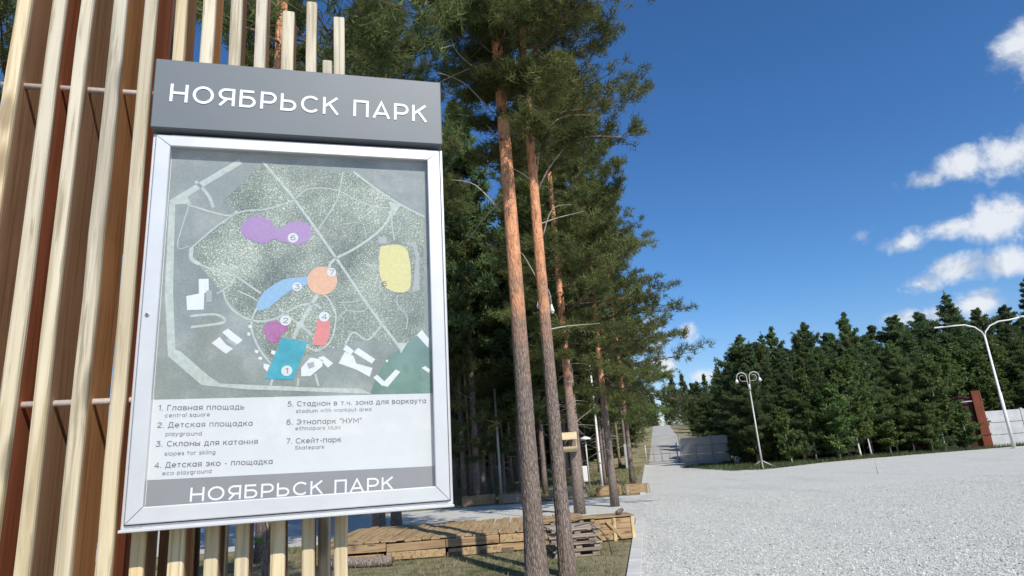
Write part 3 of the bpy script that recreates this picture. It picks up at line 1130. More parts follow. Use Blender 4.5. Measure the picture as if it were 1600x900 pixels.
def far_wood():
    g = np.random.default_rng(77)
    src = [(FP[1], False), (FP[3], False), (SP[0], True), (WP[0], True)]
    data = []
    for o, _ in src:
        cr = [c for c in o.children if c.name.startswith('crown')][0].data
        n = len(cr.vertices)
        v = np.empty(n * 3, np.float32)
        cr.vertices.foreach_get('co', v)
        v = v.reshape(-1, 3, 3)
        k = g.permutation(len(v))[:2600]
        v = v[k]
        c = v.mean(1, keepdims=True)
        data.append(c + (v - c) * 2.1)
    out, tin = [], []
    pos = []
    for _ in range(150):            # behind the pines on the left
        y = 78 + 45 * g.random()
        pos.append((kerb_x(min(y, 120)) - 2 - 46 * g.random() ** 1.2, y, None))
    for _ in range(120):           # unseen belt behind the viewer, added to cut fill light and darken reflections
        pos.append((-60 + 130 * g.random(), -34 - 40 * g.random(), None))
    for _ in range(110):            # up the hill, left of the road
        y = 70 + 170 * g.random()
        pos.append((kerb_x(y) - .8 - 10 * g.random(), y, 1))
    for _ in range(80):            # right of the road
        y = 72 + 150 * g.random()
        pos.append((kerb_x(y) + (13 if y < 135 else 7) + 26 * g.random() ** 1.4, y, 1))
    for _ in range(150):           # behind the far side of the square
        y = 60 + 40 * g.random()
        pos.append((max(kerb_x(y) + 13, 18) + 66 * g.random(), y, 3))
    for _ in range(90):            # distant belt left
        pos.append((-150 + 150 * g.random(), 90 + 60 * g.random(), None))
    for _ in range(60):            # over the crest of the hill road
        y = 146 + 60 * g.random()
        pos.append((.197 * y + g.uniform(-9, 1.2), y, 2))
    for _ in range(26):            # low trees close to the hill road
        y = 74 + 56 * g.random()
        pos.append((kerb_x(y) + 8.2 + 3.5 * g.random(), y, 5))
    for x, y, k in pos:
        low = .5 if k == 5 else 1
        k = 3 if k == 5 else k
        k = int(g.integers(0, 4)) if k is None else (int(g.integers(1, 4)) if k == 1 else int(g.integers(2, 4)))
        low_ = low
        a = g.random() * 6.28
        s = (.8 + .35 * g.random()) * (.72 if k < 2 and y < 80 else 1)
        s *= low_
        if x > 18 and y < 100 and low_ == 1:
            s *= .86
        ca, sa = math.cos(a), math.sin(a)
        v = data[k] * s
        v = np.stack([v[..., 0] * ca - v[..., 1] * sa, v[..., 0] * sa + v[..., 1] * ca, v[..., 2]], -1)
        v = v + np.array([x, y, float(height(x, y)) - .2])
        out.append(v)
        tin.append(np.clip(g.normal(.4, .12) + g.normal(0, .12, len(v)), 0, 1))
    # understorey that closes the wood low down
    m = 26000
    x = np.concatenate([-70 + 82 * g.random(m), 15 + 75 * g.random(m // 2)])
    y = np.concatenate([74 + 30 * g.random(m), 56 + 26 * g.random(m // 2)])
    k = (x < kerb_x(y) - 2) | (x > kerb_x(y) + 9)
    x, y = x[k], y[k]
    P = np.stack([x, y, height(x, y) + 3.2 * g.random(len(x)) ** 1.3], -1)
    tr_, ti = needles(P, norm(g.standard_normal(P.shape)), 2, .7, .4, g, .9, np.clip(g.normal(.35, .15, len(x)), 0, 1))
    out.append(tr_)
    tin.append(ti)
    tag(soup('far_wood', np.concatenate(out), 'forest_needles', tint=np.concatenate(tin)),
        'dense conifer wood receding behind the nearer trunks and up the hill', None, None, 'stuff')


far_wood()

# wood along the far side of the square: back rank carries the skyline
back = [(15.7, 50, 8.7), (17.3, 50.5, 9.6), (18.6, 51.5, 8.9), (19.3, 50, 9.7), (20.4, 51, 10.1), (21.9, 50, 10.1), (23.2, 51, 10.0), (24.3, 50, 9.2),
        (25.6, 50, 10.7), (26.6, 51, 10.2), (28.0, 50.5, 9.7), (29.3, 50, 10.1), (30.3, 51, 9.8), (31.6, 50, 10.3), (32.8, 51, 10.2),
        (34.1, 49.5, 11.7), (35.3, 51, 10.5), (36.2, 50, 10.3), (37.4, 51, 9.4), (38.6, 50, 10.3), (40.4, 49.5, 12.4), (42.0, 50, 11.6), (43.8, 51, 12.0)]
sg_ = np.random.default_rng(9)
first = {}


def put(protos, k, x, y, h, label, group=None):
    if y < 59:
        x = max(x, .348 * y)
    pr = protos[k % len(protos)]
    key = pr.name
    H = {0: None}
    hh = HEI[pr.name]
    s = h / hh
    sx = s * (.85 + .5 * sg_.random())
    if key not in first:
        first[key] = 1
        o = place(pr, x, y, sg_.random() * 6.28, (sx, sx, s))
    else:
        o = copy_tree(pr, (x, y, float(height(x, y))), sg_.random() * 6.28, (sx, sx, s))
    o.rotation_euler = (R_(sg_.normal(0, 1.6)), R_(sg_.normal(0, 1.6)), o.rotation_euler[2])
    o['label'] = label
    if group:
        o['group'] = group
    elif 'group' in o:
        del o['group']
    return o


HEI = {}
for o, h in zip(SP + WP + BI, (10.2, 9.4, 9.0, 9.8, 9.0, 9.4, 8.6, 6.2, 4.2)):
    HEI[o.name] = h
for i, (x, y, h) in enumerate(back):
    protos = SP if i % 3 == 0 else WP
    lab, grp = ('pointed conifer on the skyline of the wood across the square' if i % 3 == 0 else 'bushy pine on the skyline of the wood across the square'), ('skyline conifers across the square' if i % 3 == 0 else 'skyline pines across the square')
    if i == 0:
        lab, grp = 'small pointed conifer at the left end of the skyline across the square', None
    if i == 15:
        protos, lab, grp = SP[:1], 'tallest pointed spruce in front of the small white cloud across the square', None
    if i == 20:
        protos, lab, grp = SP[1:2], 'tall dark spruce at the right edge of the picture behind the tall lamp', None
    put(protos, i, x, y, h, lab, grp)
ranks = []
for y0, n, h0, h1 in ((47.6, 15, 7.5, 9.2), (45.2, 16, 6.0, 8.4), (43.4, 13, 5.0, 7.6)):
    for i in range(n):
        x = 14.4 + (40 - 14.4) * (i + .2 + .6 * sg_.random()) / n
        y = y0 + sg_.normal(0, .6) + max(0, (x - 24) * .07)
        ranks.append((x, y, h0 + (h1 - h0) * sg_.random()))
for i, (x, y, h) in enumerate(ranks):
    if 27.3 < x < 34.8 and y < 48.2:
        continue
    if x < 21:
        w = 'near the twin-armed lamp'
    elif x < 29:
        w = 'in front of the dark picket fence'
    else:
        w = 'beside the tall two-armed lamp'
    if i % 4 != 1:
        put(WP, i, x, y, h, 'bushy green pine in the lower ranks ' + w, 'lower pines ' + w)
    else:
        put(SP, i, x, y, h * .97, 'shorter dark conifer in the lower ranks ' + w, 'lower conifers ' + w)
for x, y, k, h, lab in [(19.6, 41.6, 1, 4.6, 'light green birch bush right of the twin-armed lamp'), (21.3, 42.4, 0, 6.4, 'taller birch behind the bush right of the twin-armed lamp'),
                        (23.9, 43.6, 1, 3.6, 'leafy bush in front of the left end of the picket fence'), (27.2, 43.2, 0, 6.0, 'birch with a pale thin stem before the picket fence'),
                        (28.9, 43.4, 1, 2.8, 'small pale birch in front of the red-brown shelter'), (26.0, 42.6, 1, 3.0, 'round bush midway along the edge of the square'),
                        (12.6, 56.0, 0, 7.2, 'leafy tree above the far concrete fence'), (19.2, 62.5, 0, 8.0, 'leafy tree behind the far concrete fence'),
                        (21.2, 79.0, 0, 7.6, 'leafy tree beyond the fence by the hill road'), (33.2, 46.6, 0, 6.6, 'birch over the right-hand white fence'),
                        (30.4, 44.2, 1, 2.6, 'thin bush at the foot of the red-brown pillar'), (24.8, 44.4, 0, 5.6, 'pale-stemmed birch in the middle of the far wood')]:
    if x == 12.6:
        x = 19.6
        y = 60.5
    put(BI, k, x, y, h, lab)
for x, y, k, h in [(15.2, 43.4, 1, 4.2), (16.6, 41.6, 1, 3.4), (18.4, 42.2, 0, 5.8), (22.4, 43.2, 0, 6.6), (23.2, 44.6, 0, 7.2), (25.4, 43.6, 1, 4.4), (26.4, 45.2, 0, 6.9), (28.2, 44.8, 0, 6.4),
                   (29.6, 45.4, 0, 7.0), (32.2, 47.5, 0, 7.4), (35.4, 47.8, 0, 7.8), (38.2, 47.2, 0, 7.2), (20.4, 43.6, 0, 6.8), (14.6, 46.8, 0, 6.6), (13.9, 44.6, 1, 4.6)]:
    put(BI, k, x, y, h, 'leafy light green tree mixed among the conifers across the square', 'leafy trees mixed among the conifers across the square')
for x, y, h in [(20.6, 74.0, 8.0), (22.6, 73.0, 8.6), (20.8, 62.0, 9.8), (17.9, 56.5, 9.5), (19.4, 58.5, 10), (21.0, 57.0, 9.6), (18.8, 54.2, 9.0), (17.2, 52.2, 8.2), (15.9, 47.4, 7.9), (15.3, 45.4, 6.4), (16.4, 43.6, 7.0), (17.8, 42.6, 7.4)]:
    put(WP if h > 9.2 else SP, int(x * 7), x, y, h, 'dark conifer shading the far fence and the corner behind the twin-armed lamp', 'conifers at the corner by the far fence')

# ------------------------------------------------------------------ slat screen
BX = Vector((0.96597, 0.25842, -0.01080))
BY = Vector((-0.25808, 0.96578, 0.02580))
BZ = Vector((0.01710, -0.02213, 0.99961))
BO = Vector((-0.6937, 2.0143, 1.4768))
YAW = 0.2614
scr = thing('slat_screen', 'tall screen of upright wooden slats carrying the map board', 'slat screen', (BO.x, BO.y, 0), YAW)
tops = [3.62, 3.70, 3.55, 3.74, 3.60, 3.52, 3.66, 3.50, 3.585, 3.322, 3.371, 3.316]
lefts = [-.955, -.856, -.757, -.667, -.565, -.469, -.370, -.274, -.177, -.083, .011, .106]
fm = ['slat_wood_warm', 'slat_wood', 'slat_wood', 'slat_wood_grey', 'slat_wood', 'slat_wood_warm', 'slat_wood', 'slat_wood', 'slat_wood_grey', 'slat_wood', 'slat_wood', 'slat_wood']
sm = ['slat_side_brown', 'slat_side_red', 'slat_side_brown', 'slat_side_orange', 'slat_side_red', 'slat_side_brown', 'slat_side_orange', 'slat_side_brown',
      'slat_side_brown', 'slat_side_brown', 'slat_side_dark', 'slat_side_brown']
D0 = 0.100


def slat(x0, w, top, y0, depth, m_front, m_side, z0=-0.05, seed=0):
    """deep board on edge: planed front with eased corners, stained sides"""
    g = np.random.default_rng(seed + 400)
    e = 0.009
    prof = [(0, depth), (0, .02), (0, e), (e * .3, e * .3), (e, 0), (w - e, 0), (w - e * .3, e * .3), (w, e), (w, .021), (w, depth)]
    zs = np.linspace(z0, top, 18)
    vs, fs, mi = [], [], []
    bx = np.cumsum(g.normal(0, .0016, 18))
    for i, z in enumerate(zs):
        for (x, y) in prof:
            zz = z + (0.004 * (y / depth) if i == 17 else 0)
            vs.append((x0 + x + bx[i] + g.normal(0, .00035), y0 + y + g.normal(0, .0003), zz))
    n = len(prof)
    mb = MB()
    for i in range(17):
        for k in range(n):
            k2 = (k + 1) % n
            fs.append((i * n + k, i * n + k2, (i + 1) * n + k2, (i + 1) * n + k))
            mi.append(0 if 1 <= k <= 7 else 1)
    fs.append(tuple(range(n)))
    mi.append(0)
    fs.append(tuple(17 * n + k for k in range(n)))
    mi.append(0)
    mb.v = vs
    mb.f = fs
    mb.mi = mi
    mb.sm = [False] * len(fs)
    o = mb.build('slat', [m_front, m_side], scr)
    return o


for i in range(12):
    slat(lefts[i], 0.042 + .003 * math.sin(i * 2.3), tops[i], D0 + .004 * math.sin(i * 1.7), (.20 if i < 5 else .14 if i < 7 else .11), fm[i], sm[i], seed=i)
# second rank behind
for i, (x, tp, mfr, w) in enumerate([(-1.062, 3.39, 'slat_wood_grey', .044), (-.605, 3.62, 'slat_wood_grey', .040), (-.486, 1.46, 'slat_side_brown', .044),
                                     (-.405, 3.30, 'slat_side_brown', .032), (-.329, 3.55, 'slat_side_orange', .038), (.040, 3.357, 'slat_wood_grey', .042)]):
    if tp < 2:
        tp = 2.6
    slat(x, w, tp, .45, .10, mfr, 'slat_side_dark', seed=40 + i)
slat(-.279, .012, 3.2, .45, .06, 'slat_wood_grey', 'slat_side_brown', seed=60)
for z in (2.955, 1.862):
    mb = MB()
    mb.tube([(-.99, D0 + .052, z), (.17, D0 + .052, z)], .0105, 12)
    mb.build('spacer_rod', 'steel', scr)
for z in (0.45, 2.45):
    mb = MB()
    mb.box((-.40, D0 + .20 + .06, z), (1.34, .03, .06), bev=.003)
    mb.build('back_rail', 'slat_side_dark', scr)
for x in (-.40, .10):
    for z in (2.25, 1.75):
        mb = MB()
        mb.tube([(x, .086, z), (x, D0 + .01, z)], .012, 8)
        mb.build('mounting_stud', 'steel', scr)

# ------------------------------------------------------------------ map board
board = bpy.data.objects.new('map_board', None)
COL.objects.link(board)
rotm = Matrix((BX, BY, BZ)).transposed().to_4x4()
board.matrix_world = Matrix.Translation(BO) @ rotm
tag(board, 'silver framed park map board with a grey lettered header hanging on the wooden slats', 'map board')
WB, HB = 0.475, 1.226
mb = MB()
mb.box((0, .0615, HB / 2), (2 * WB, .045, HB), bev=.003)
for sx in (-1, 1):
    mb.box((sx * (WB - .0265), .0255, HB / 2), (.053, .0268, HB), bev=.002)
for z in (.022, HB - .022):
    mb.box((0, .0255, z), (2 * WB - .1065, .0268, .044))
mb.build('casing', 'casing_metal', board)
# mitred door frame
IU, IV0, IV1 = .419, .058, 1.181
OU, OV0, OV1 = WB - .012, .013, HB - .008
OUT = [(-OU, OV0), (OU, OV0), (OU, OV1), (-OU, OV1)]
INN = [(-IU, IV0), (IU, IV0), (IU, IV1), (-IU, IV1)]
fr = MB()
for k in range(4):
    a, b = OUT[k], OUT[(k + 1) % 4]
    c, d = INN[(k + 1) % 4], INN[k]
    cx = (a[0] + b[0] + c[0] + d[0]) / 4
    cz = (a[1] + b[1] + c[1] + d[1]) / 4
    q = []
    ux, uz = b[0] - a[0], b[1] - a[1]
    L = math.hypot(ux, uz)
    ux, uz = ux / L, uz / L
    for i, p in enumerate((a, b, c, d)):
        s = .0009 * (1 if i in (0, 3) else -1)
        q.append((p[0] + ux * s, p[1] + uz * s))
    r = []
    for p in q:                      # eased front edges
        r.append((p[0] + (cx - p[0]) * 0, p[1] + (cz - p[1]) * 0))
    vx = []
    ins = .0025
    nx_, nz_ = -uz, ux
    front = [(q[0][0] + nx_ * ins + ux * ins, q[0][1] + nz_ * ins + uz * ins), (q[1][0] + nx_ * ins - ux * ins, q[1][1] + nz_ * ins - uz * ins),
             (q[2][0] - nx_ * ins + ux * ins * -0, q[2][1] - nz_ * ins), (q[3][0] - nx_ * ins, q[3][1] - nz_ * ins)]
    vs = [(p[0], .012, p[1]) for p in q] + [(p[0], .002, p[1]) for p in q] + [(p[0], 0, p[1]) for p in front]
    fs = [(3, 2, 1, 0), (8, 9, 10, 11)]
    for i in range(4):
        j = (i + 1) % 4
        fs += [(i, j, 4 + j, 4 + i), (4 + i, 4 + j, 8 + j, 8 + i)]
    fr.add(vs, fs)
fo = fr.build('frame', 'aluminium', board)
# dark gasket line round the door + keyhole
gs = MB()
for sx in (-1, 1):
    gs.box((sx * (WB - .014), .0120, HB / 2), (.012, .0016, HB - .018))
for z in (.015, HB - .015):
    gs.box((0, .0120, z), (2 * WB - .0405, .0016, .012))
gs.build('gasket', 'dark_seam', board)
kh = MB()
kh.tube([(-.446, -.004, .62), (-.446, .001, .62)], .0065, 14)
lock = kh.build('lock', 'steel', board)
k2 = MB()
k2.tube([(-.446, -.0046, .62), (-.446, -.004, .62)], .003, 10)
k2.build('keyhole', 'dark_seam', lock)
# bottom drip lip
lp = MB()
lp.box((0, .037, -.0035), (2 * WB, .096, .009), bev=.002)
lp.build('drip_lip', 'aluminium', board)
# header
hd = MB()
hd.box((-.003, .0265, 1.3630), (.952, .080, .251), bev=.003)
header = hd.build('header_panel', 'header_grey', board)
# glass
gl = MB()
gl.add([(-IU - .006, .0112, IV0 - .006), (IU + .006, .0112, IV0 - .006), (IU + .006, .0112, IV1 + .006), (-IU - .006, .0112, IV1 + .006)], [(0, 1, 2, 3)])


def _arc(cx, cy, rx, ry, a0, a1, n=16):
    return [(cx + rx * math.cos(R_(a0 + (a1 - a0) * i / n)), cy + ry * math.sin(R_(a0 + (a1 - a0) * i / n))) for i in range(n + 1)]


def _smooth(P, n=5):
    q = []
    for i in range(len(P) - 1):
        p0, p1, p2, p3 = (np.array(P[max(0, min(len(P) - 1, i + d))], float) for d in (-1, 0, 1, 2))
        for k in range(n):
            t = k / n
            q.append(tuple(.5 * ((2 * p1) + (-p0 + p2) * t + (2 * p0 - 5 * p1 + 4 * p2 - p3) * t * t + (-p0 + 3 * p1 - 3 * p2 + p3) * t ** 3)))
    return q + [tuple(P[-1])]


def letters():
    """wide geometric sans: centre lines of the strokes, cap height 1"""
    t = .07
    bowl_lo = [(t, .58), (.42, .58)] + _arc(.42, .325, .27, .255, 90, -90) + [(t, .07)]
    bowl_up = [(t, .93), (.42, .93)] + _arc(.42, .665, .27, .265, 90, -90) + [(t, .40)]
    S = _smooth([(.68, .76), (.58, .89), (.38, .93), (.19, .89), (.10, .74), (.19, .59), (.38, .52), (.58, .45), (.69, .28), (.59, .11), (.38, .07), (.17, .11), (.07, .26)])
    G = {
        'Н': (.80, [[(t, 0), (t, 1)], [(.73, 0), (.73, 1)], [(t, .5), (.73, .5)]]),
        'О': (.95, [_arc(.475, .5, .405, .43, 0, 360, 36)]),
        'Я': (.76, [[(.69, 0), (.69, 1)], [(.69, .93), (.34, .93)] + _arc(.34, .665, .27, .265, 90, 270) + [(.69, .40)], [(.40, .40), (.08, 0)]]),
        'Б': (.77, [[(t, 0), (t, 1)], [(t, .93), (.66, .93)], bowl_lo]),
        'В': (.77, [[(t, 0), (t, 1)], [(t, .93), (.40, .93)] + _arc(.40, .735, .23, .195, 90, -90) + [(t, .54)], [(t, .54), (.43, .54)] + _arc(.43, .305, .27, .235, 90, -90) + [(t, .07)]]),
        'Р': (.74, [[(t, 0), (t, 1)], bowl_up]),
        'Ь': (.77, [[(t, 0), (t, 1)], bowl_lo]),
        'С': (.86, [_arc(.475, .5, .405, .43, 42, 318, 30)]),
        'К': (.76, [[(t, 0), (t, 1)], [(.70, 1), (.10, .46)], [(.30, .64), (.73, 0)]]),
        'П': (.77, [[(t, 0), (t, .93), (.70, .93), (.70, 0)]]),
        'А': (.88, [[(.05, 0), (.44, .96), (.83, 0)], [(.19, .29), (.69, .29)]]),
        'Г': (.62, [[(t, 0), (t, .93), (.60, .93)]]),
        'Д': (.88, [[(.15, .07), (.25, .93), (.70, .93), (.70, .07)], [(.05, -.17), (.05, .07), (.83, .07), (.83, -.17)]]),
        'Э': (.84, [_arc(.37, .5, .40, .43, 140, -140, 30), [(.30, .5), (.77, .5)]]),
        'У': (.78, [[(.06, 1), (.41, .33)], [(.74, 1), (.42, .32), (.33, .14), (.22, .07), (.10, .07)]]),
        'М': (1.0, [[(t, 0), (t, .95), (.5, .30), (.93, .95), (.93, 0)]]),
        'N': (.80, [[(t, 0), (t, .95), (.73, .05), (.73, 1)]]),
        'U': (.80, [[(t, 1), (t, .40)] + _arc(.40, .40, .33, .33, 180, 360) + [(.73, 1)]]),
        'S': (.76, [S]),
        'т': (.62, [[(.02, .67), (.60, .67)], [(.31, 0), (.31, .67)]]),
        'л': (.68, [[(.01, .07), (.09, .08), (.14, .2), (.18, .67), (.61, .67), (.61, 0)]]),
        'и': (.68, [[(t, .74), (t, .06), (.61, .68), (.61, 0)]]),
        'й': (.68, [[(t, .74), (t, .06), (.61, .68), (.61, 0)], [(.20, .93), (.34, .86), (.48, .93)]]),
        'е': (.72, [[(t, .37), (.65, .37)] + _arc(.36, .37, .29, .30, 0, 318, 26)]),
        'з': (.60, [_smooth([(.06, .60), (.16, .66), (.30, .67), (.45, .62), (.48, .52), (.42, .42), (.24, .39)]), _smooth([(.24, .39), (.44, .37), (.53, .25), (.47, .11), (.30, .07), (.14, .08), (.04, .16)])]),
        'ч': (.66, [[(t, .74), (t, .48), (.12, .36), (.24, .31), (.59, .31)], [(.59, 0), (.59, .74)]]),
        'щ': (1.0, [[(t, .74), (t, .07), (.83, .07), (.83, .74)], [(.45, .07), (.45, .74)], [(.83, .07), (.95, .07), (.95, -.16)]]),
        'у': (.66, [[(.05, .74), (.34, .06)], [(.61, .74), (.30, -.04), (.22, -.15), (.08, -.17)]]),
        'р': (.74, [[(t, -.24), (t, .74)], _arc(.37, .37, .30, .30, 0, 360, 30)]),
        'а': (.74, [_arc(.36, .37, .29, .30, 0, 360, 30), [(.66, 0), (.66, .74)]]),
        'n': (.66, [[(t, 0), (t, .74)], [(t, .42)] + _arc(.33, .42, .26, .25, 180, 0) + [(.59, 0)]]),
        't': (.46, [[(.18, .95), (.18, .2), (.22, .10), (.30, .07), (.42, .07)], [(.01, .67), (.42, .67)]]),
        'r': (.44, [[(t, 0), (t, .74)], [(t, .45), (.13, .60), (.24, .67), (.42, .67)]]),
        'l': (.14, [[(t, 0), (t, 1)]]),
        'i': (.14, [[(t, 0), (t, .74)], [(t, .86), (t, 1.0)]]),
        'q': (.74, [_arc(.36, .37, .29, .30, 0, 360, 30), [(.66, -.24), (.66, .74)]]),
        'u': (.66, [[(t, .74), (t, .32)] + _arc(.33, .32, .26, .25, 180, 360) + [(.59, .32)], [(.59, 0), (.59, .74)]]),
        'y': (.66, [[(.05, .74), (.34, .06)], [(.61, .74), (.30, -.04), (.22, -.15), (.08, -.17)]]),
        'g': (.74, [_arc(.36, .37, .29, .30, 0, 360, 30), [(.66, .74), (.66, -.02)] + _arc(.38, -.02, .28, .17, 0, -150)]),
        'd': (.74, [_arc(.36, .37, .29, .30, 0, 360, 30), [(.66, 0), (.66, 1)]]),
        'f': (.42, [[(.16, 0), (.16, .78), (.20, .90), (.28, .93), (.40, .93)], [(.01, .67), (.38, .67)]]),
        'k': (.60, [[(t, 0), (t, 1)], [(.54, .74), (.10, .32)], [(.24, .47), (.57, 0)]]),
        'w': (.98, [[(.05, .74), (.26, .05), (.49, .70), (.72, .05), (.93, .74)]]),
        'm': (1.04, [[(t, 0), (t, .74)], [(t, .44)] + _arc(.295, .44, .225, .23, 180, 0) + [(.52, 0)], [(.52, .44)] + _arc(.745, .44, .225, .23, 180, 0) + [(.97, 0)]]),
        'h': (.66, [[(t, 0), (t, 1)], [(t, .42)] + _arc(.33, .42, .26, .25, 180, 0) + [(.59, 0)]]),
        '.': (.16, [[(.08, 0), (.08, .15)]]), '-': (.42, [[(.05, .36), (.37, .36)]]), '"': (.34, [[(.08, 1), (.08, .72)], [(.26, 1), (.26, .72)]]), ' ': (.34, []),
        '1': (.40, [[(.02, .76), (.28, .95), (.28, 0)]]),
        '2': (.74, [_smooth([(.08, .70), (.13, .84), (.28, .92), (.46, .92), (.61, .83), (.64, .69), (.56, .55), (.36, .38), (.10, .10)]) + [(.08, .07), (.70, .07)]]),
        '3': (.72, [[(.08, .93), (.60, .93), (.32, .58)] + _smooth([(.38, .58), (.56, .54), (.65, .40), (.63, .20), (.49, .09), (.32, .07), (.15, .11), (.06, .24)])]),
        '4': (.80, [[(.58, 0), (.58, .95), (.07, .27), (.78, .27)]]),
        '5': (.74, [[(.64, .93), (.17, .93), (.12, .52)] + _smooth([(.12, .52), (.22, .60), (.38, .62), (.56, .57), (.66, .40), (.63, .20), (.48, .09), (.30, .07), (.15, .11), (.06, .22)])]),
        '6': (.76, [_smooth([(.62, .86), (.48, .93), (.33, .92), (.18, .80), (.09, .58), (.08, .36)]) , _arc(.38, .345, .30, .275, 0, 360, 30)]),
        '7': (.68, [[(.03, .93), (.64, .93), (.24, 0)]]),
    }
    for lo, up in zip('нпксэьядвогб', 'НПКСЭЬЯДВОГБ'):
        w, st = G[up]
        G[lo] = (w * .86, [[(x * .86, y * .74 if y >= 0 else y) for x, y in p] for p in st])
    w, st = G['ь']
    G['ы'] = (w + .16, st + [[(w + .09, 0), (w + .09, .74)]])
    w, st = G['S']
    G['s'] = (w * .74, [[(x * .74, y * .74) for x, y in p] for p in st])
    for la, cy in zip('ceoap', 'сеоар'):
        G[la] = G[cy]
    G['M'] = G['М']
    return G


LET = letters()


def text_obj(name, s, u0, v0, u1, v1, cap, y, mat, parent, ext=0.0, stroke=.135, words=False, gap=.17):
    W = sum(LET[c][0] for c in s) + gap * (len(s) - 1)
    L = math.hypot(u1 - u0, v1 - v0)
    c, sn = (u1 - u0) / L, (v1 - v0) / L
    k = L / W
    h = stroke / 2 * cap
    x = 0.0
    m = MB()
    cnt = 0
    for ch in s:
        if ch == ' ' and words:
            m.build(name, mat, parent)
            m = MB()
        for P in LET[ch][1]:
            q = np.array([((x + p[0]) * k, p[1] * cap) for p in P])
            keep = [0] + [i for i in range(1, len(q)) if np.linalg.norm(q[i] - q[i - 1]) > 1e-6]
            q = q[keep]
            closed = np.linalg.norm(q[0] - q[-1]) < 1e-6
            if closed:
                q = q[:-1]
            n = len(q)
            Lf, Rt = [], []
            for i in range(n):
                a = q[i] - q[(i - 1) % n] if (i > 0 or closed) else q[1] - q[0]
                b = q[(i + 1) % n] - q[i] if (i < n - 1 or closed) else q[-1] - q[-2]
                a = a / np.linalg.norm(a)
                b = b / np.linalg.norm(b)
                na, nb = np.array([-a[1], a[0]]), np.array([-b[1], b[0]])
                d = na + nb
                d = d / max(np.linalg.norm(d), 1e-6)
                sc = min(1 / max(d.dot(na), .3), 1.9)
                Lf.append(q[i] + d * h * sc)
                Rt.append(q[i] - d * h * sc)
            yy = y - ext - .000015 * (cnt % 4)
            cnt += 1

            def T(p, yv):
                return (u0 + p[0] * c - p[1] * sn, yv, v0 + p[0] * sn + p[1] * c)
            vs = [T(p, yy) for p in Lf] + [T(p, yy) for p in Rt]
            fs = [(i, n + i, n + (i + 1) % n, (i + 1) % n) for i in range(n if closed else n - 1)]
            if ext > 0:
                vs += [T(p, y + .0002) for p in Lf] + [T(p, y + .0002) for p in Rt]
                for i in range(n if closed else n - 1):
                    e = (i + 1) % n
                    fs += [(i, e, 2 * n + e, 2 * n + i), (n + i, 3 * n + i, 3 * n + e, n + e)]
                if not closed:
                    fs += [(0, 2 * n, 3 * n, n), (n - 1, 2 * n - 1, 4 * n - 1, 3 * n - 1)]
            m.add(vs, fs)
        x += LET[ch][0] + gap
    return m.build(name, mat, parent)


text_obj('header_lettering', 'НОЯБРЬСК ПАРК', -.4285, 1.333, .418, 1.321, .0645, -.0136, 'letter_white', header, .0022, .135, True, .20)

# poster: a printed sheet, its print in layers 0.2 mm apart
PY = .0340
po = MB()
po.box((0, .0352, .62), (.86, .002, 1.15))
poster = po.build('poster', 'print_white', board)


def flat(name, polys, y, mat):
    m = MB()
    for p in polys:
        m.add([(u, y, v) for u, v in p], [tuple(range(len(p)))])
    return m.build(name, mat, poster)


def strokes(lines, y, m):
    for pts, w in lines:
        pts = [np.array(p, float) for p in pts]
        # smooth
        q = []
        n = len(pts)
        for i in range(n - 1):
            for k in range(5):
                t = k / 5
                p0, p1, p2, p3 = (pts[max(0, min(n - 1, i + d))] for d in (-1, 0, 1, 2))
                q.append(.5 * ((2 * p1) + (-p0 + p2) * t + (2 * p0 - 5 * p1 + 4 * p2 - p3) * t * t + (-p0 + 3 * p1 - 3 * p2 + p3) * t ** 3))
        q.append(pts[-1])
        q = np.array(q)
        d = np.gradient(q, axis=0)
        d /= np.linalg.norm(d, axis=1, keepdims=True)
        nn_ = np.stack([-d[:, 1], d[:, 0]], -1) * w / 2
        k = len(q)
        vs = [(a[0], y, a[1]) for a in q - nn_] + [(a[0], y, a[1]) for a in q + nn_]
        m.add(vs, [(i, i + 1, k + i + 1, k + i) for i in range(k - 1)])


flat('map_ground', [[(-.4205, .3645), (.4205, .3540), (.4205, 1.183), (-.4205, 1.183)]], PY - .0002, 'map_ground')
flat('map_woods', [[(-0.138, 1.154), (0.111, 1.132), (0.162, 1.133), (0.403, 0.972), (0.398, 0.540), (0.318, 0.506), (0.216, 0.542), (0.079, 0.505),
                    (-0.084, 0.461), (-0.169, 0.605), (-0.337, 0.810), (-0.339, 0.850), (-0.211, 0.977), (-0.258, 1.006)]], PY - .0004, 'map_woods')
flat('map_meadow', [[(0.230, 0.394), (0.269, 0.472), (0.373, 0.550), (0.4195, 0.499), (0.4195, 0.3545), (0.216, 0.3575)]], PY - .0005, 'map_teal')
flat('map_field', [[(-0.401, 0.985), (-0.360, 0.987), (-0.352, 0.850), (-0.391, 0.849)], [(0.162, 1.133), (0.401, 1.125), (0.408, 0.976)]], PY - .0006, 'map_field')
rd = MB()
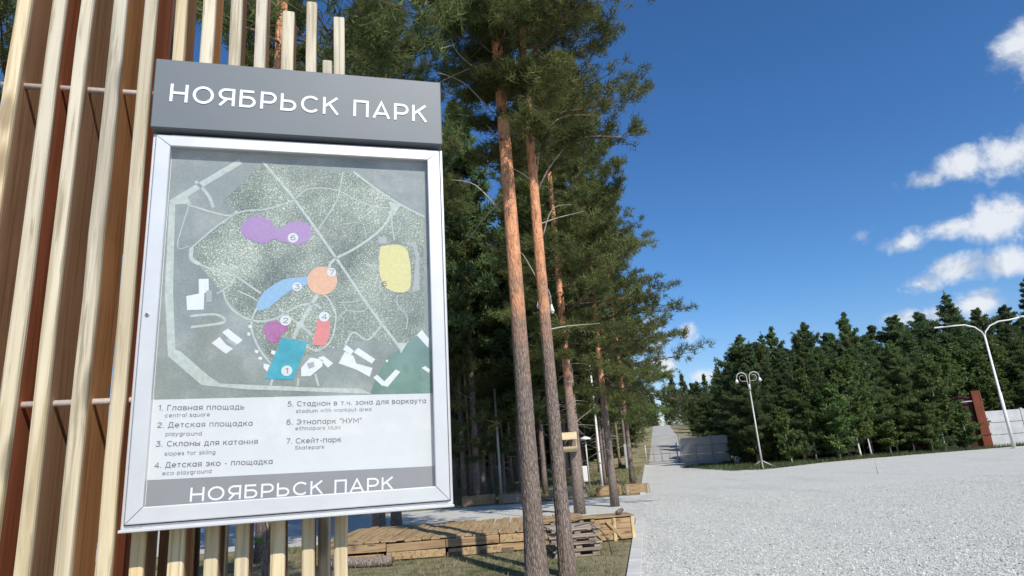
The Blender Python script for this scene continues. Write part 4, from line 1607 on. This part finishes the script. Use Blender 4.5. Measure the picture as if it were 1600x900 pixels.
strokes([
    ([(-0.139, 1.157), (-0.034, 1.026), (0.106, 0.818), (0.212, 0.653), (0.318, 0.506)], .0085),
    ([(-0.413, 0.995), (-0.307, 1.078), (-0.209, 1.153)], .020),
    ([(-.345, 1.075), (-.305, 1.03), (-.285, .985)], .010),
    ([(-0.365, 0.992), (-0.245, 0.958), (-0.211, 0.977)], .006),
    ([(-0.034, 1.021), (-0.119, 0.986), (-0.202, 0.972), (-0.268, 0.923), (-0.343, 0.845)], .005),
    ([(-0.343, 0.845), (-0.341, 0.808), (-0.318, 0.791)], .012),
    ([(-0.318, 0.791), (-0.260, 0.764), (-0.210, 0.752), (-0.174, 0.728), (-0.129, 0.695)], .006),
    ([(-0.034, 1.021), (0.013, 1.064), (0.102, 1.065), (0.172, 1.030), (0.233, 1.007), (0.289, 1.005)], .0035),
    ([(0.047, 0.920), (0.078, 0.972), (0.110, 1.038), (0.126, 1.133)], .004),
    ([(0.106, 0.818), (0.172, 0.856), (0.242, 0.912), (0.281, 0.962), (0.296, 1.013)], .008),
    ([(0.162, 1.135), (0.289, 1.040), (0.408, 0.976)], .007),
    ([(0.296, 1.002), (0.293, 0.952), (0.301, 0.886)], .004),
    ([(0.052, .693), (0.077, 0.684), (0.104, 0.633), (0.106, 0.593), (0.093, 0.539), (0.065, 0.510), (0.033, 0.508), (0.016, 0.524)], .0055),
    ([(-0.139, 0.644), (-0.151, 0.615), (-0.153, 0.581), (-0.141, 0.543), (-0.121, 0.504), (-0.091, 0.465)], .006),
    ([(-0.242, 0.703), (-0.231, 0.669), (-0.205, 0.635), (-0.164, 0.610), (-0.124, 0.602), (-0.079, 0.612), (-0.043, 0.634), (-0.007, 0.654), (0.030, 0.659), (0.062, 0.645)], .006),
    ([(-0.210, 0.752), (-0.216, 0.728), (-0.239, 0.708), (-0.261, 0.693)], .005),
    ([(0.048, 0.691), (-0.006, 0.589), (-0.025, 0.544)], .012),
    ([(-0.071, 0.644), (-0.006, 0.589), (0.034, 0.555)], .006),
    ([(0.106, 0.818), (0.087, 0.797), (0.085, 0.771)], .008),
    ([(-0.006, 0.416), (-0.008, 0.391)], .006), ([(0.045, 0.429), (0.056, 0.389)], .007), ([(-0.084, 0.415), (-0.089, 0.397)], .007),
    ([(-0.199, 0.703), (-0.158, 0.683), (-0.137, 0.669)], .004),
    ([(0.115, 0.664), (0.173, 0.669), (0.207, 0.689)], .0025), ([(0.125, 0.664), (0.139, 0.638), (0.115, 0.613)], .0025), ([(0.139, 0.638), (0.192, 0.633), (0.216, 0.653)], .0025),
    ([(0.308, 0.690), (0.310, 0.653), (0.340, 0.617), (0.337, 0.571)], .003),
    ([(0.135, 0.514), (0.163, 0.563), (0.211, 0.537), (0.260, 0.592)], .006),
    ([(-.36, .985), (-.385, .85), (-.352, .85)], .003), ([(-.335, .62), (-.26, .625), (-.235, .60), (-.33, .585)], .008),
    ([(.13, .94), (.19, .945), (.205, .90)], .0022), ([(.20, .80), (.25, .79)], .003),
], PY - .0008, rd)
rd.build('map_roads', 'map_road', poster)
flat('map_ring_road', [[(-0.418, 0.995), (-0.412, .70), (-0.389, 0.495), (-0.289, 0.403), (-0.160, 0.386), (0.044, 0.372), (0.187, 0.361), (0.225, 0.3575), (0.185, 0.377), (0.044, 0.385),
                        (-0.147, 0.400), (-0.238, 0.407), (-0.269, 0.430), (-0.355, 0.509), (-0.370, 0.515), (-.388, .70), (-0.400, 0.993)],
                       [(-0.402, 0.990), (-0.367, 1.021), (-0.352, 0.994)], [(0.282, 1.029), (0.325, 1.019), (0.300, 0.974)], [(0.318, 0.489), (0.305, 0.526), (0.340, 0.524)],
                       [(-.018, .600), (.004, .602), (.008, .580), (-.014, .576)]], PY - .0010, 'map_road')
BL = [[(-0.316, 0.741), (-0.287, 0.742), (-0.284, 0.698), (-0.297, 0.695), (-0.296, 0.641), (-0.344, 0.639), (-0.349, 0.685), (-0.313, 0.693)],
      [(-0.268, 0.534), (-0.245, 0.553), (-0.225, 0.528), (-0.204, 0.515), (-0.224, 0.499), (-0.234, 0.506)], [(-0.239, 0.568), (-0.222, 0.579), (-0.177, 0.542), (-0.195, 0.525)],
      [(0.001, 0.449), (0.029, 0.482), (0.068, 0.474), (0.066, 0.452), (0.030, 0.422), (0.002, 0.422)], [(0.053, 0.481), (0.070, 0.486), (0.100, 0.462), (0.084, 0.447)],
      [(0.117, 0.461), (0.137, 0.499), (0.164, 0.484), (0.173, 0.459), (0.225, 0.443), (0.216, 0.414), (0.173, 0.439), (0.145, 0.450)], [(0.130, 0.506), (0.143, 0.520), (0.165, 0.501), (0.156, 0.488)],
      [(0.164, 0.496), (0.179, 0.511), (0.234, 0.472), (0.223, 0.457)], [(0.227, 0.412), (0.240, 0.421), (0.263, 0.398), (0.300, 0.436), (0.315, 0.428), (0.274, 0.380), (0.254, 0.385)],
      [(0.373, 0.550), (0.389, 0.570), (0.413, 0.537), (0.409, 0.507)], [(0.386, 0.439), (0.398, 0.445), (0.414, 0.433), (0.410, 0.421)],
      [(-0.139, 0.511), (-0.128, 0.507), (-0.131, 0.498), (-0.140, 0.502)], [(-0.127, 0.488), (-0.116, 0.486), (-0.120, 0.476), (-0.129, 0.481)], [(-0.112, 0.466), (-0.093, 0.461), (-0.101, 0.440), (-0.112, 0.452)],
      [(-0.164, 0.567), (-0.155, 0.565), (-0.156, 0.555), (-0.164, 0.557)], [(-0.161, 0.591), (-0.152, 0.589), (-0.153, 0.580), (-0.162, 0.582)], [(-0.090, 0.508), (-0.076, 0.504), (-0.081, 0.492), (-0.091, 0.497)],
      [(.268, .468), (.276, .47), (.275, .461), (.268, .461)]]
flat('map_buildings', BL, PY - .0012, 'map_building')
flat('map_shadow', [[(-0.292, 0.703), (-0.276, 0.703), (-0.274, 0.666), (-0.290, 0.664)], [(-.222, .548), (-.190, .528), (-.198, .520), (-.228, .540)], [(.018, .463), (.040, .468), (.043, .452), (.025, .445)]], PY - .0013, 'zone_grey')


def wobble(poly, n=4, amp=.002, seed=0):
    g = np.random.default_rng(seed)
    out = []
    m = len(poly)
    for i in range(m):
        p0, p1, p2, p3 = (np.array(poly[(i + d) % m]) for d in (-1, 0, 1, 2))
        for k in range(n):
            t = k / n
            q = .5 * ((2 * p1) + (-p0 + p2) * t + (2 * p0 - 5 * p1 + 4 * p2 - p3) * t * t + (-p0 + 3 * p1 - 3 * p2 + p3) * t ** 3)
            out.append(tuple(q + g.normal(0, amp, 2) * (k % 2)))
    return out


ZY = PY - .0015
flat('zone_purple', [wobble([(-0.197, 0.905), (-0.189, 0.936), (-0.164, 0.956), (-0.132, 0.957), (-0.103, 0.941), (-0.088, 0.913), (-0.065, 0.927), (-0.033, 0.946), (0.001, 0.944), (0.021, 0.921),
                             (0.024, 0.895), (0.007, 0.871), (-0.031, 0.863), (-0.064, 0.871), (-0.097, 0.880), (-0.119, 0.863), (-0.156, 0.871), (-0.184, 0.886)], 4, .0025, 1)], ZY, 'zone_purple')
flat('zone_blue', [wobble([(-0.139, 0.642), (-0.134, 0.674), (-0.110, 0.708), (-0.065, 0.739), (-0.018, 0.749), (0.019, 0.750), (0.012, 0.724), (-0.027, 0.709), (-0.063, 0.684), (-0.094, 0.654), (-0.121, 0.638)], 3, .001, 2)], ZY, 'zone_blue')
flat('zone_orange', [[(.0625 + .048 * math.cos(t / 20 * math.pi), .7385 + .049 * math.sin(t / 20 * math.pi)) for t in range(40)]], ZY - .0001, 'zone_orange')
flat('zone_yellow', [wobble([(0.252, 0.853), (0.272, 0.866), (0.313, 0.870), (0.341, 0.855), (0.353, 0.812), (0.356, 0.748), (0.349, 0.711), (0.321, 0.698), (0.286, 0.705), (0.263, 0.726), (0.249, 0.778)], 4, .001, 3)], ZY, 'zone_yellow')
flat('zone_grey', [[(0.328, 0.878), (0.375, 0.877), (0.386, 0.834), (0.384, 0.706), (0.361, 0.700), (0.374, 0.823), (0.364, 0.861)], [(.245, .898), (.275, .898), (.275, .872), (.245, .872)]], ZY + .0001, 'zone_grey')
flat('zone_red', [[(0.048, 0.608), (0.089, 0.603), (0.089, 0.559), (0.077, 0.519), (0.035, 0.523), (0.040, 0.555), (0.045, 0.576)]], ZY, 'zone_red')
flat('zone_magenta', [wobble([(-0.116, 0.581), (-0.106, 0.597), (-0.079, 0.603), (-0.056, 0.590), (-0.041, 0.593), (-0.044, 0.573), (-0.064, 0.556), (-0.068, 0.539), (-0.086, 0.531), (-0.102, 0.539), (-0.106, 0.556), (-0.117, 0.564)], 3, .001, 4)], ZY, 'zone_magenta')
flat('zone_teal', [[(-0.059, 0.548), (0.020, 0.533), (-0.022, 0.412), (-0.106, 0.418)]], ZY, 'zone_teal')
circ = []
NUM = {'6': (-0.034, 0.886), '3': (-0.017, 0.717), '7': (0.092, 0.768), '5': (0.266, 0.729), '4': (0.070, 0.616), '2': (-0.050, 0.604), '1': (-0.042, 0.441)}
for d, (u, v) in NUM.items():
    if d == '5':
        continue
    r = .0168 if d in '1246' else .0150
    circ.append([(u + r * math.cos(t / 16 * math.pi), v + r * math.sin(t / 16 * math.pi)) for t in range(32)])
flat('number_disc', circ, PY - .0019, 'print_white')
for d, (u, v) in NUM.items():
    w = .0085 if d != '1' else .0050
    text_obj('map_number', d, u - w, v - .0085, u + w, v - .0090, .0175, PY - .0021, 'letter_grey', poster, 0, .14)
flat('title_bar', [[(-.4205, .1310), (-.4205, .045), (.4205, .045), (.4205, .1195)]], PY - .0004, 'print_bar')
LEG = [("1. Главная площадь", (-0.405, 0.331), (-0.164, 0.325), 1), ("central square", (-0.386, 0.310), (-0.261, 0.308), 0), ("2. Детская площадка", (-0.405, 0.280), (-0.138, 0.274), 1),
       ("playground", (-0.381, 0.255), (-0.281, 0.252), 0), ("3. Склоны для катания", (-0.405, 0.225), (-0.121, 0.218), 1), ("slopes for skiing", (-0.380, 0.198), (-0.240, 0.195), 0),
       ("4. Детская эко - площадка", (-0.405, 0.164), (-0.076, 0.156), 1), ("eco playground", (-0.382, 0.142), (-0.248, 0.140), 0), ("5. Стадион в т.ч. зона для воркаута", (-0.037, 0.328), (0.398, 0.322), 1),
       ("stadium with workout area", (-0.011, 0.307), (0.221, 0.304), 0), ('6. Этнопарк "НУМ"', (-0.039, 0.272), (0.190, 0.267), 1), ("ethnopark NUM", (-0.012, 0.254), (0.124, 0.250), 0),
       ("7. Скейт-парк", (-0.038, 0.214), (0.127, 0.211), 1), ("Skatepark", (-0.012, 0.195), (0.076, 0.193), 0)]
for s, a, b, big in LEG:
    text_obj('legend_text', s, a[0], a[1], b[0], b[1], .0165 if big else .0118, PY - .0005, 'letter_grey', poster, 0, .15 if big else .13)
text_obj('title_lettering', 'НОЯБРЬСК ПАРК', -.304, .062, .289, .0545, .0400, PY - .0007, 'letter_white', poster, 0, .14, True, .17)
gl.build('glass_pane', 'board_glass', board)

# ------------------------------------------------------------------ timber platform, pallets, crate
tp_ = thing('timber_platform', 'long low platform of sawn planks on the grass behind the foreground pines', 'timber platform', (0, 0, 0))
g2 = np.random.default_rng(12)
xs_ = [-3.75, -2.55, -1.5, -.55, .36]
for a, b in zip(xs_, xs_[1:]):
    for z, h_ in ((.235, .135), (.085, .125)):
        mb = MB()
        sh_ = g2.uniform(-.05, .05) if z < .1 else 0
        mb.box(((a + b) / 2 + sh_, 12.05 + .036 * ((a + b) / 2 + 2) + g2.normal(0, .012) - (.02 if z < .1 else 0), z + g2.normal(0, .006)), (b - a - .015, .045, h_), bev=.006,
               rot=(R_(g2.normal(0, 2)), R_(g2.normal(0, .5)), R_(2 + g2.normal(0, .6))))
        mb.build('front_beam', 'plank_long' if (z < .1) != (a < -1) else 'plank_fresh', tp_)
mb = MB()
x = -3.75
while x < 1.0:
    w = .14 + .03 * g2.random()
    mb.box((x + w / 2, 13.45, .33 + g2.normal(0, .006)), (w - .012, 2.75, .03), bev=.003, rot=(R_(g2.normal(0, .3)), R_(g2.normal(0, 1.5)), R_(g2.normal(0, .6))))
    x += w
mb.build('deck_planks', 'plank_fresh', tp_)
mb = MB()
for x in (-3.6, -2.8, -2.0, -1.2, -.4, .3):
    mb.box((x, 13.4, .13), (.09, 2.4, .26), bev=.004)
mb.build('bearers', 'plank_long', tp_)
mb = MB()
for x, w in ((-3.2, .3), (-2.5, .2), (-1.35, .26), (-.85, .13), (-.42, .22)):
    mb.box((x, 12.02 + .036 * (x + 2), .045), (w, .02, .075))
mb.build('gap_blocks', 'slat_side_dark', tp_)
# rough logs at the shaded left end
for k, (x0, x1, y, z, r, lab) in enumerate([(-3.55, -2.35, 11.55, .085, .085, 'rough brown log on the grass before the shaded end of the platform')]):
    mb = MB()
    pts = [(x0 + (x1 - x0) * t, y + .04 * math.sin(t * 5 + k), z + .012 * math.sin(t * 7)) for t in np.linspace(0, 1, 9)]
    mb.tube(pts, [r * (1 + .07 * math.sin(3 * i + k)) for i in range(9)], 14)
    tag(mb.build('log', 'forest_bark'), lab, 'log')
# plank shelf / half open frame behind the pallets
fr_ = thing('plank_rack', 'open plank rack standing behind the pallet stack', 'timber frame', (.62, 12.2, 0), R_(4))
mb = MB()
mb.box((0, .0, .475), (1.15, .30, .035), bev=.004)
mb.box((0, .02, .385), (1.12, .26, .03), bev=.004)
mb.build('top_board', 'plank_long', fr_)
for x in (-.5, -.22, .05, .3, .5):
    mb = MB()
    mb.box((x, -.08, .43), (.07, .09, .058), bev=.003)
    mb.build('block', 'plank_grey', fr_)
for x in (-.5, .5):
    mb = MB()
    mb.box((x, .08, .185), (.08, .08, .365), bev=.004)
    mb.build('leg', 'plank_long', fr_)


def pallet():
    t = thing('pallet', 'weathered wooden pallet, topmost of the stack between the pines', 'pallet', group='pallets stacked between the pines')
    for y in (-.36, 0, .36):
        m_ = MB()
        for x in (-.30, 0, .30):
            m_.box((x, y, .052), (.10, .10, .062), bev=.003)
        m_.box((0, y, .011), (.74, .09, .020), bev=.002)
        m_.build('runner', 'plank_grey', t)
    for y in (-.38, -.19, 0, .19, .38):
        m_ = MB()
        m_.box((0, y, .095), (.76, .115, .021), bev=.002, rot=(0, 0, R_(g2.normal(0, .6))))
        m_.build('top_slat', 'plank_grey', t)
    return t


pl = pallet()
labs = ['weathered wooden pallet at the bottom of the stack between the pines', 'weathered wooden pallet second from the bottom of the stack between the pines',
        'weathered wooden pallet second from the top of the stack between the pines', 'weathered wooden pallet topmost of the stack between the pines']
for i in range(4):
    loc = (.69 + .025 * math.sin(i * 2.1), 11.35 + .03 * math.cos(i * 1.7), .004 + .107 * i)
    rz = R_(5 + 5 * math.sin(i * 2.7))
    if i == 0:
        o = pl
        o.location = loc
        o.rotation_euler = (0, 0, rz)
        o['label'] = labs[0]
    else:
        copy_tree(pl, loc, rz, (1, 1, 1), labs[i])
# crate with crossed battens, right end by the kerb
cr = thing('plank_crate', 'low wooden crate with crossed battens on its front, nearest the kerb', 'crate', (1.42, 12.75, 0), R_(7))
mb = MB()
for i in range(4):
    mb.box((0, 0, .07 + .093 * i), (.94, .5, .088), bev=.004)
mb.build('boards', 'plank_long', cr)
for x0, x1 in ((-.42, -.15), (-.15, -.42), (-.05, .22), (.22, -.05)):
    mb = MB()
    L = math.hypot(x1 - x0, .3)
    mb.box(((x0 + x1) / 2, -.262 - (.012 if x1 < x0 else 0), .21), (L, .018, .05), bev=.002, rot=(0, -math.atan2(.3, x1 - x0) if x1 > x0 else math.atan2(.3, x0 - x1), 0))
    mb.build('batten', 'plank_fresh', cr)
for x in (-.45, .10, .45):
    mb = MB()
    mb.box((x, -.262, .20), (.06, .022, .40), bev=.003)
    mb.build('post', 'slat_wood_warm', cr)
mb = MB()
mb.box((0, 0, .425), (.98, .56, .025), bev=.004)
mb.build('lid', 'plank_long', cr)
mb = MB()
mb.tube([(1.62, 12.62, .47), (1.70, 12.64, .50), (1.76, 12.66, .53)], [.03, .045, .03], 10)
tag(mb.build('log_stub', 'forest_bark'), 'dark short stub of wood lying on the lid of the crate', 'wood stub')
# bent cable from the pallets to the grass
mb = MB()
mb.tube([(.72, 11.0, .46), (.95, 10.95, .50), (1.15, 10.92, .36), (1.24, 10.9, .18), (1.26, 10.85, .02)], .007, 6)
tag(mb.build('cable', 'black_rubber'), 'thin dark cable hanging from the pallet stack down to the grass', 'cable')

# low timber edging on the far side of the path
EDG = [(-3.4, 1.35, 'plank_long', 'brown board edging of the far path side, by the board corner'), (-1.8, 1.25, 'plank_fresh', 'sunlit board edging of the far path side, left of the thick trunk'),
       (-.3, 1.5, 'plank_grey', 'grey board edging seen between the two foreground trunks'), (1.5, 1.4, 'plank_grey', 'board edging behind the bird feeder pine'),
       (3.0, .95, 'plank_long', 'sunlit board edging beyond the corner pine'), (4.05, .9, 'plank_fresh', 'end piece of board edging next to the kerb')]
for i, (x, L, mt, lab) in enumerate(EDG):
    t = thing('timber_edging', lab, 'edging', (x, 24.75 + .1 * math.sin(i * 2), 0), R_(1.5 + 2 * math.sin(i)), group='board edgings along the far path side')
    mb = MB()
    for k in range(2):
        mb.box((0, 0, .085 + .15 * k), (L, .05, .145), bev=.005, rot=(0, R_(g2.normal(0, .6)), 0))
    mb.build('board', mt, t)
    mb = MB()
    mb.box((0, .16, .33), (L * .98, .36, .03), bev=.004)
    mb.build('seat_plank', mt, t)
    for s in (-.42, .42):
        mb = MB()
        mb.box((s * L, -.035, .15), (.07, .04, .30), bev=.003)
        mb.build('stake', 'plank_grey' if i % 2 else 'slat_side_brown', t)

# bird feeder on the third pine
fd = thing('bird_feeder', 'wooden bird feeder with rounded pale roof fixed to the pine trunk', 'bird feeder', (1.20, 18.06, 1.60), R_(-3))
mb = MB()
arc = [(.30 * 0, 0)]
n = 12
vs, fs = [], []
for i in range(n + 1):
    t = math.pi * (.02 + .96 * i / n)
    for r in (.21, .19):
        for x in (-.27, .27):
            vs.append((x, -r * math.cos(t), .36 + r * math.sin(t)))
for i in range(n):
    a, b = i * 4, (i + 1) * 4
    fs += [(a, a + 1, b + 1, b), (a + 2, b + 2, b + 3, a + 3), (a, b, b + 2, a + 2), (a + 1, a + 3, b + 3, b + 1)]
fs += [(0, 2, 3, 1), (n * 4, n * 4 + 1, n * 4 + 3, n * 4 + 2)]
mb.add(vs, fs)
mb.build('roof', 'pale_log', fd)
mb = MB()
vs, fs = [], []
for i in range(n + 1):
    t = math.pi * (1.05 + .90 * i / n)
    for r in (.165, .145):
        for x in (-.26, .26):
            vs.append((x, -r * math.cos(t), .21 + r * math.sin(t)))
for i in range(n):
    a, b = i * 4, (i + 1) * 4
    fs += [(a, b, b + 1, a + 1), (a + 2, a + 3, b + 3, b + 2), (a, a + 2, b + 2, b), (a + 1, b + 1, b + 3, a + 3)]
fs += [(0, 1, 3, 2), (n * 4, n * 4 + 2, n * 4 + 3, n * 4 + 1)]
mb.add(vs, fs)
mb.build('tray', 'pale_log', fd)
for x in (-.235, .235):
    for y in (-.10, .10):
        mb = MB()
        mb.box((x, y, .31), (.02, .02, .28), bev=.002)
        mb.build('strut', 'pale_log', fd)


# ------------------------------------------------------------------ lamps
def arc_pts(c, r, a0, a1, n=14):
    return [(c[0] + r * math.cos(R_(a0 + (a1 - a0) * i / n)), 0, c[1] + r * math.sin(R_(a0 + (a1 - a0) * i / n))) for i in range(n + 1)]


def twin_lamp(label, feet=True, group=None):
    t = thing('street_lamp', label, 'street lamp', group=group)
    mb = MB()
    mb.tube([(0, 0, 0.02), (0, 0, 1.0), (0, 0, 4.62)], [.065, .052, .038], 12)
    mb.build('pole', 'lamp_grey', t)
    mb = MB()
    mb.tube([(0, 0, 4.45), (0, 0, 4.80)], [.085, .07], 12)
    mb.build('collar', 'lamp_grey', t)
    for s in (-1, 1):
        mb = MB()
        pts = [(s * .05, 0, 4.7), (s * .075, 0, 5.05)] + [(s * p[0], 0, p[2]) for p in arc_pts((.36, 5.22), .285, 180, 20)] + [(s * .655, 0, 5.15)]
        mb.tube(pts, .030, 8)
        arm = mb.build('arm', 'lamp_grey', t)
        mb = MB()
        pts = [(s * p[0], 0, p[2]) for p in arc_pts((.34, 5.20), .15, 205, -20, 10)]
        mb.tube([(s * .09, 0, 4.98)] + [(s * .2, 0, 5.0), (s * .36, 0, 5.0), (s * .48, 0, 5.10)] + pts[::-1][:8], .014, 6)
        mb.build('scroll', 'lamp_grey', arm)
        mb = MB()
        mb.tube([(s * .655, 0, 5.16), (s * .66, 0, 5.06), (s * .665, 0, 4.97)], [.03, .07, .13], 14)
        sh = mb.build('shade', 'white_paint', t)
        mb = MB()
        mb.tube([(s * .665, 0, 4.965), (s * .665, 0, 4.93), (s * .665, 0, 4.90)], [.10, .085, .03], 12)
        mb.build('bulb', 'bulb_glass', sh)
    if feet:
        for a in (20, 140, 260):
            mb = MB()
            c, s = math.cos(R_(a)), math.sin(R_(a))
            mb.tube([(.02 * c, .02 * s, .42), (.75 * c, .75 * s, .05)], .035, 6)
            mb.tube([(.70 * c, .70 * s, .04), (.90 * c, .90 * s, .04)], .05, 6)
            mb.build('foot', 'lamp_grey', t)
    else:
        mb = MB()
        mb.tube([(0, 0, 0), (0, 0, .08)], [.14, .12], 12)
        mb.build('base', 'lamp_grey', t)
    return t


L1 = twin_lamp('white twin-armed lamp with curled arms standing on splayed feet at the edge of the square')
place(L1, 13.55, 38.3, R_(-8), (1.0, 1.0, 1.0))
L2 = twin_lamp('twin-armed lamp seen edge-on among the boughs behind the foreground pines', False)
place(L2, .87, 16.9, R_(62), (.6, .6, 1.09))
for x, y, h, lab in [(3.40, 30.2, 5.6, 'white lamp pole leaning slightly in the wood right of the bird feeder'), (6.95, 44.5, 5.4, 'thin white lamp pole far off beside the kerb'),
                     (-1.05, 27.0, 4.4, 'grey metal post in the wood just left of the thick trunk')]:
    t = thing('lamp_pole', lab, 'lamp pole', (x, y, 0))
    mb = MB()
    mb.tube([(0, 0, 0), (0, 0, 1.1), (0, 0, h)], [.065, .055, .04], 10)
    mb.build('pole', 'white_paint' if x > 0 else 'lamp_grey', t)
    mb = MB()
    mb.tube([(0, 0, 0), (0, 0, .10)], [.12, .11], 10)
    mb.build('base', 'lamp_grey', t)
    mb = MB()
    mb.tube([(0, 0, 1.08), (0, 0, 1.16)], .075, 10)
    mb.build('collar', 'lamp_grey', t)
    mb = MB()
    mb.tube([(0, 0, h), (0, 0, h + .03), (0, 0, h + .06)], [.055, .05, .01], 10)
    mb.build('cap', 'lamp_grey', t)
LB = thing('street_lamp', 'tall lamp with two long spread arms at the right edge of the square', 'street lamp', (29.25, 40.0, 0), R_(-14))
mb = MB()
mb.tube([(0, 0, 0), (0, 0, 3.3), (0, 0, 3.32), (0, 0, 6.9)], [.10, .092, .07, .055], 12)
mb.build('pole', 'white_paint', LB)
mb = MB()
mb.tube([(0, 0, 0), (0, 0, .04)], .2, 12)
mb.build('base_plate', 'lamp_grey', LB)
for s, dx, dz in ((-1, 2.2, .80), (1, 2.2, .93)):
    mb = MB()
    pts = [(0, 0, 6.8), (s * .10, 0, 7.1), (s * .42, 0, 7.45), (s * .95, 0, 7.66), (s * 1.5, 0, 7.66 + .02 * dz), (s * dx, 0, 6.86 + dz)]
    mb.tube(pts, .042, 8)
    arm = mb.build('arm', 'white_paint', LB)
    mb = MB()
    mb.box((s * (dx + .2), 0, 6.87 + dz), (.55, .2, .09), bev=.03)
    mb.build('lamp_head', 'white_paint', LB)

# ------------------------------------------------------------------ fences, gate, shelter
def panel_fence(name, label, a, b, h, n, mat, courses=3, cat='fence'):
    a, b = Vector((*a, 0)), Vector((*b, 0))
    d = b - a
    L = d.length
    t = thing(name, label, cat, a, math.atan2(d.y, d.x))
    pw = L / n
    for i in range(n):
        mb = MB()
        for k in range(courses):
            mb.box((pw * (i + .5), 0, h / courses * (k + .5)), (pw - .16, .08, h / courses - .025), bev=.012)
        mb.build('panel', mat, t)
    for i in range(n + 1):
        mb = MB()
        mb.box((pw * i, 0, h / 2 + .03), (.15, .16, h + .06), bev=.01)
        mb.build('post', mat, t)
    return t


panel_fence('concrete_fence', 'grey concrete panel fence closing the far end of the square', (14.75, 62.6), (17.9, 58.2), 2.25, 3, 'white_concrete')
panel_fence('concrete_fence', 'white concrete panel fence beside the tall lamp at the right edge', (30.6, 43.9), (41.5, 44.8), 2.35, 4, 'white_concrete')
panel_fence('concrete_fence', 'short pale fence under the trees left of the far gate', (8.6, 56.5), (10.6, 66.0), 2.0, 4, 'white_concrete', 2)
gt = thing('barrier_gate', 'tubular metal gate across the road at the far end of the square', 'gate', (kerb_x(64) + .2, 64.0, 0), math.atan2(-1.2, 3.8))
for x0, x1 in ((.05, 1.42), (1.52, 2.9)):
    lf = MB()
    for z in (.25, .95, 1.65):
        lf.tube([(x0, 0, z), (x1, 0, z)], .022, 6)
    for x in (x0, (x0 + x1) / 2, x1):
        lf.tube([(x, 0, .22), (x, 0, 1.68)], .022, 6)
    lf.build('leaf', 'gate_grey', gt)
for x in (0, 2.95):
    mb = MB()
    mb.tube([(x, 0, 0), (x, 0, 1.9)], .06, 8)
    mb.build('post', 'lamp_grey', gt)
# picket fence
pf = thing('picket_fence', 'dark red picket fence half hidden under the far trees', 'fence', (21.0, 46.3, 0), R_(2))
mb = MB()
for i in range(62):
    mb.box((.14 * i, 0, .80), (.10, .022, 1.55 + .02 * math.sin(i * 3)), bev=.003)
mb.build('pickets', 'dark_fence_wood', pf)
for z in (.4, 1.25):
    mb = MB()
    mb.box((4.3, .04, z), (8.7, .05, .08))
    mb.build('rail', 'red_brown_wood', pf)
# shelter
sh = thing('shelter', 'red-brown wooden shelter with a tall pillar under the trees at right', 'shelter', (27.9, 46.0, 0), R_(-22))
mb = MB()
mb.box((3.05, -1.35, 1.85), (.52, .52, 3.7), bev=.02)
mb.box((3.05, -1.35, .9), (.62, .62, .12), bev=.02)
mb.build('pillar', 'red_brown_wood', sh)
mb = MB()
mb.box((.1, -.9, 1.5), (.24, .24, 3.0), bev=.02)
mb.build('pillar', 'red_brown_wood', sh)
mb = MB()
mb.box((1.5, .9, 1.55), (3.2, .06, 3.1))
mb.box((2.42, -1.32, 1.72), (.72, .08, 3.44))
mb.box((2.95, -.05, 1.7), (.06, 1.9, 3.4))
mb.build('wall', 'dark_fence_wood', sh)
mb = MB()
mb.box((1.35, -.2, 3.2), (3.4, 2.6, .07), rot=(R_(-5), 0, 0))
mb.build('roof', 'dark_fence_wood', sh)
mb = MB()
mb.box((1.3, -1.52, 3.06), (3.2, .05, .07))
mb.build('eaves_board', 'white_concrete', sh)
# small things in the wood
bxs = thing('utility_box', 'white utility cabinet on a post in the wood right of the bird feeder', 'utility box', (2.72, 31.8, 0))
mb = MB()
mb.box((0, 0, .62), (.42, .25, .72), bev=.02)
mb.build('cabinet', 'white_paint', bxs)
mb = MB()
mb.box((0, -.13, .62), (.34, .015, .62), bev=.004)
mb.build('door', 'white_paint', bxs)
mb = MB()
mb.tube([(0, 0, 0), (0, 0, .3)], .05, 8)
mb.build('post', 'lamp_grey', bxs)
wl = thing('lamp_post', 'low post with a white mushroom lamp head among the trunks', 'lamp post', (2.78, 29.6, 0))
mb = MB()
mb.tube([(0, 0, 0), (0, 0, 2.2)], .035, 8)
mb.build('pole', 'lamp_grey', wl)
mb = MB()
mb.tube([(0, 0, 2.16), (0, 0, 2.22), (0, 0, 2.30)], [.26, .24, .05], 16)
mb.build('lamp_head', 'white_paint', wl)
pg = MB()
pg.tube([(0, 0, 0), (.02, .01, .52)], [.014, .012], 8)
tag(pg.build('marker_peg', 'dead_wood', loc=(13.4, 25.7, 0.01)), 'thin marker peg standing alone in the gravel square', 'peg')
mb = MB()
mb.box((0, 0, .25), (.28, .24, .36), bev=.03)
mb.box((0, 0, .52), (.20, .16, .18), bev=.03)
tag(mb.build('hydrant_box', 'white_paint', loc=(14.6, 46.0, 0)), 'small white box on the ground behind the twin-armed lamp', 'box')
# leafy sprig behind the slats
sg2 = np.random.default_rng(3)
sp = thing('sapling', 'bright green leafy sapling growing behind the slats under the board', 'sapling', (-1.14, 2.75, 0))
mb = MB()
mb.tube([(0, 0, 0), (.02, 0, .7), (.0, .02, 1.36)], [.008, .006, .003], 6)
mb.build('stem', 'tag_green', sp)
mb = MB()
for i in range(9):
    z = 1.36 - .07 * i
    a = i * 2.4
    L = .075
    c, s = math.cos(a), math.sin(a)
    n = np.array([-s, c, 0])
    p0 = np.array([0, 0, z])
    tip = p0 + np.array([c * L, s * L, -.03])
    mid = (p0 + tip) / 2 + np.array([0, 0, .012])
    mb.add([p0, mid + n * .024, tip, mid - n * .024], [(0, 1, 2), (0, 2, 3)])
mb.build('leaves', 'tag_green', sp)
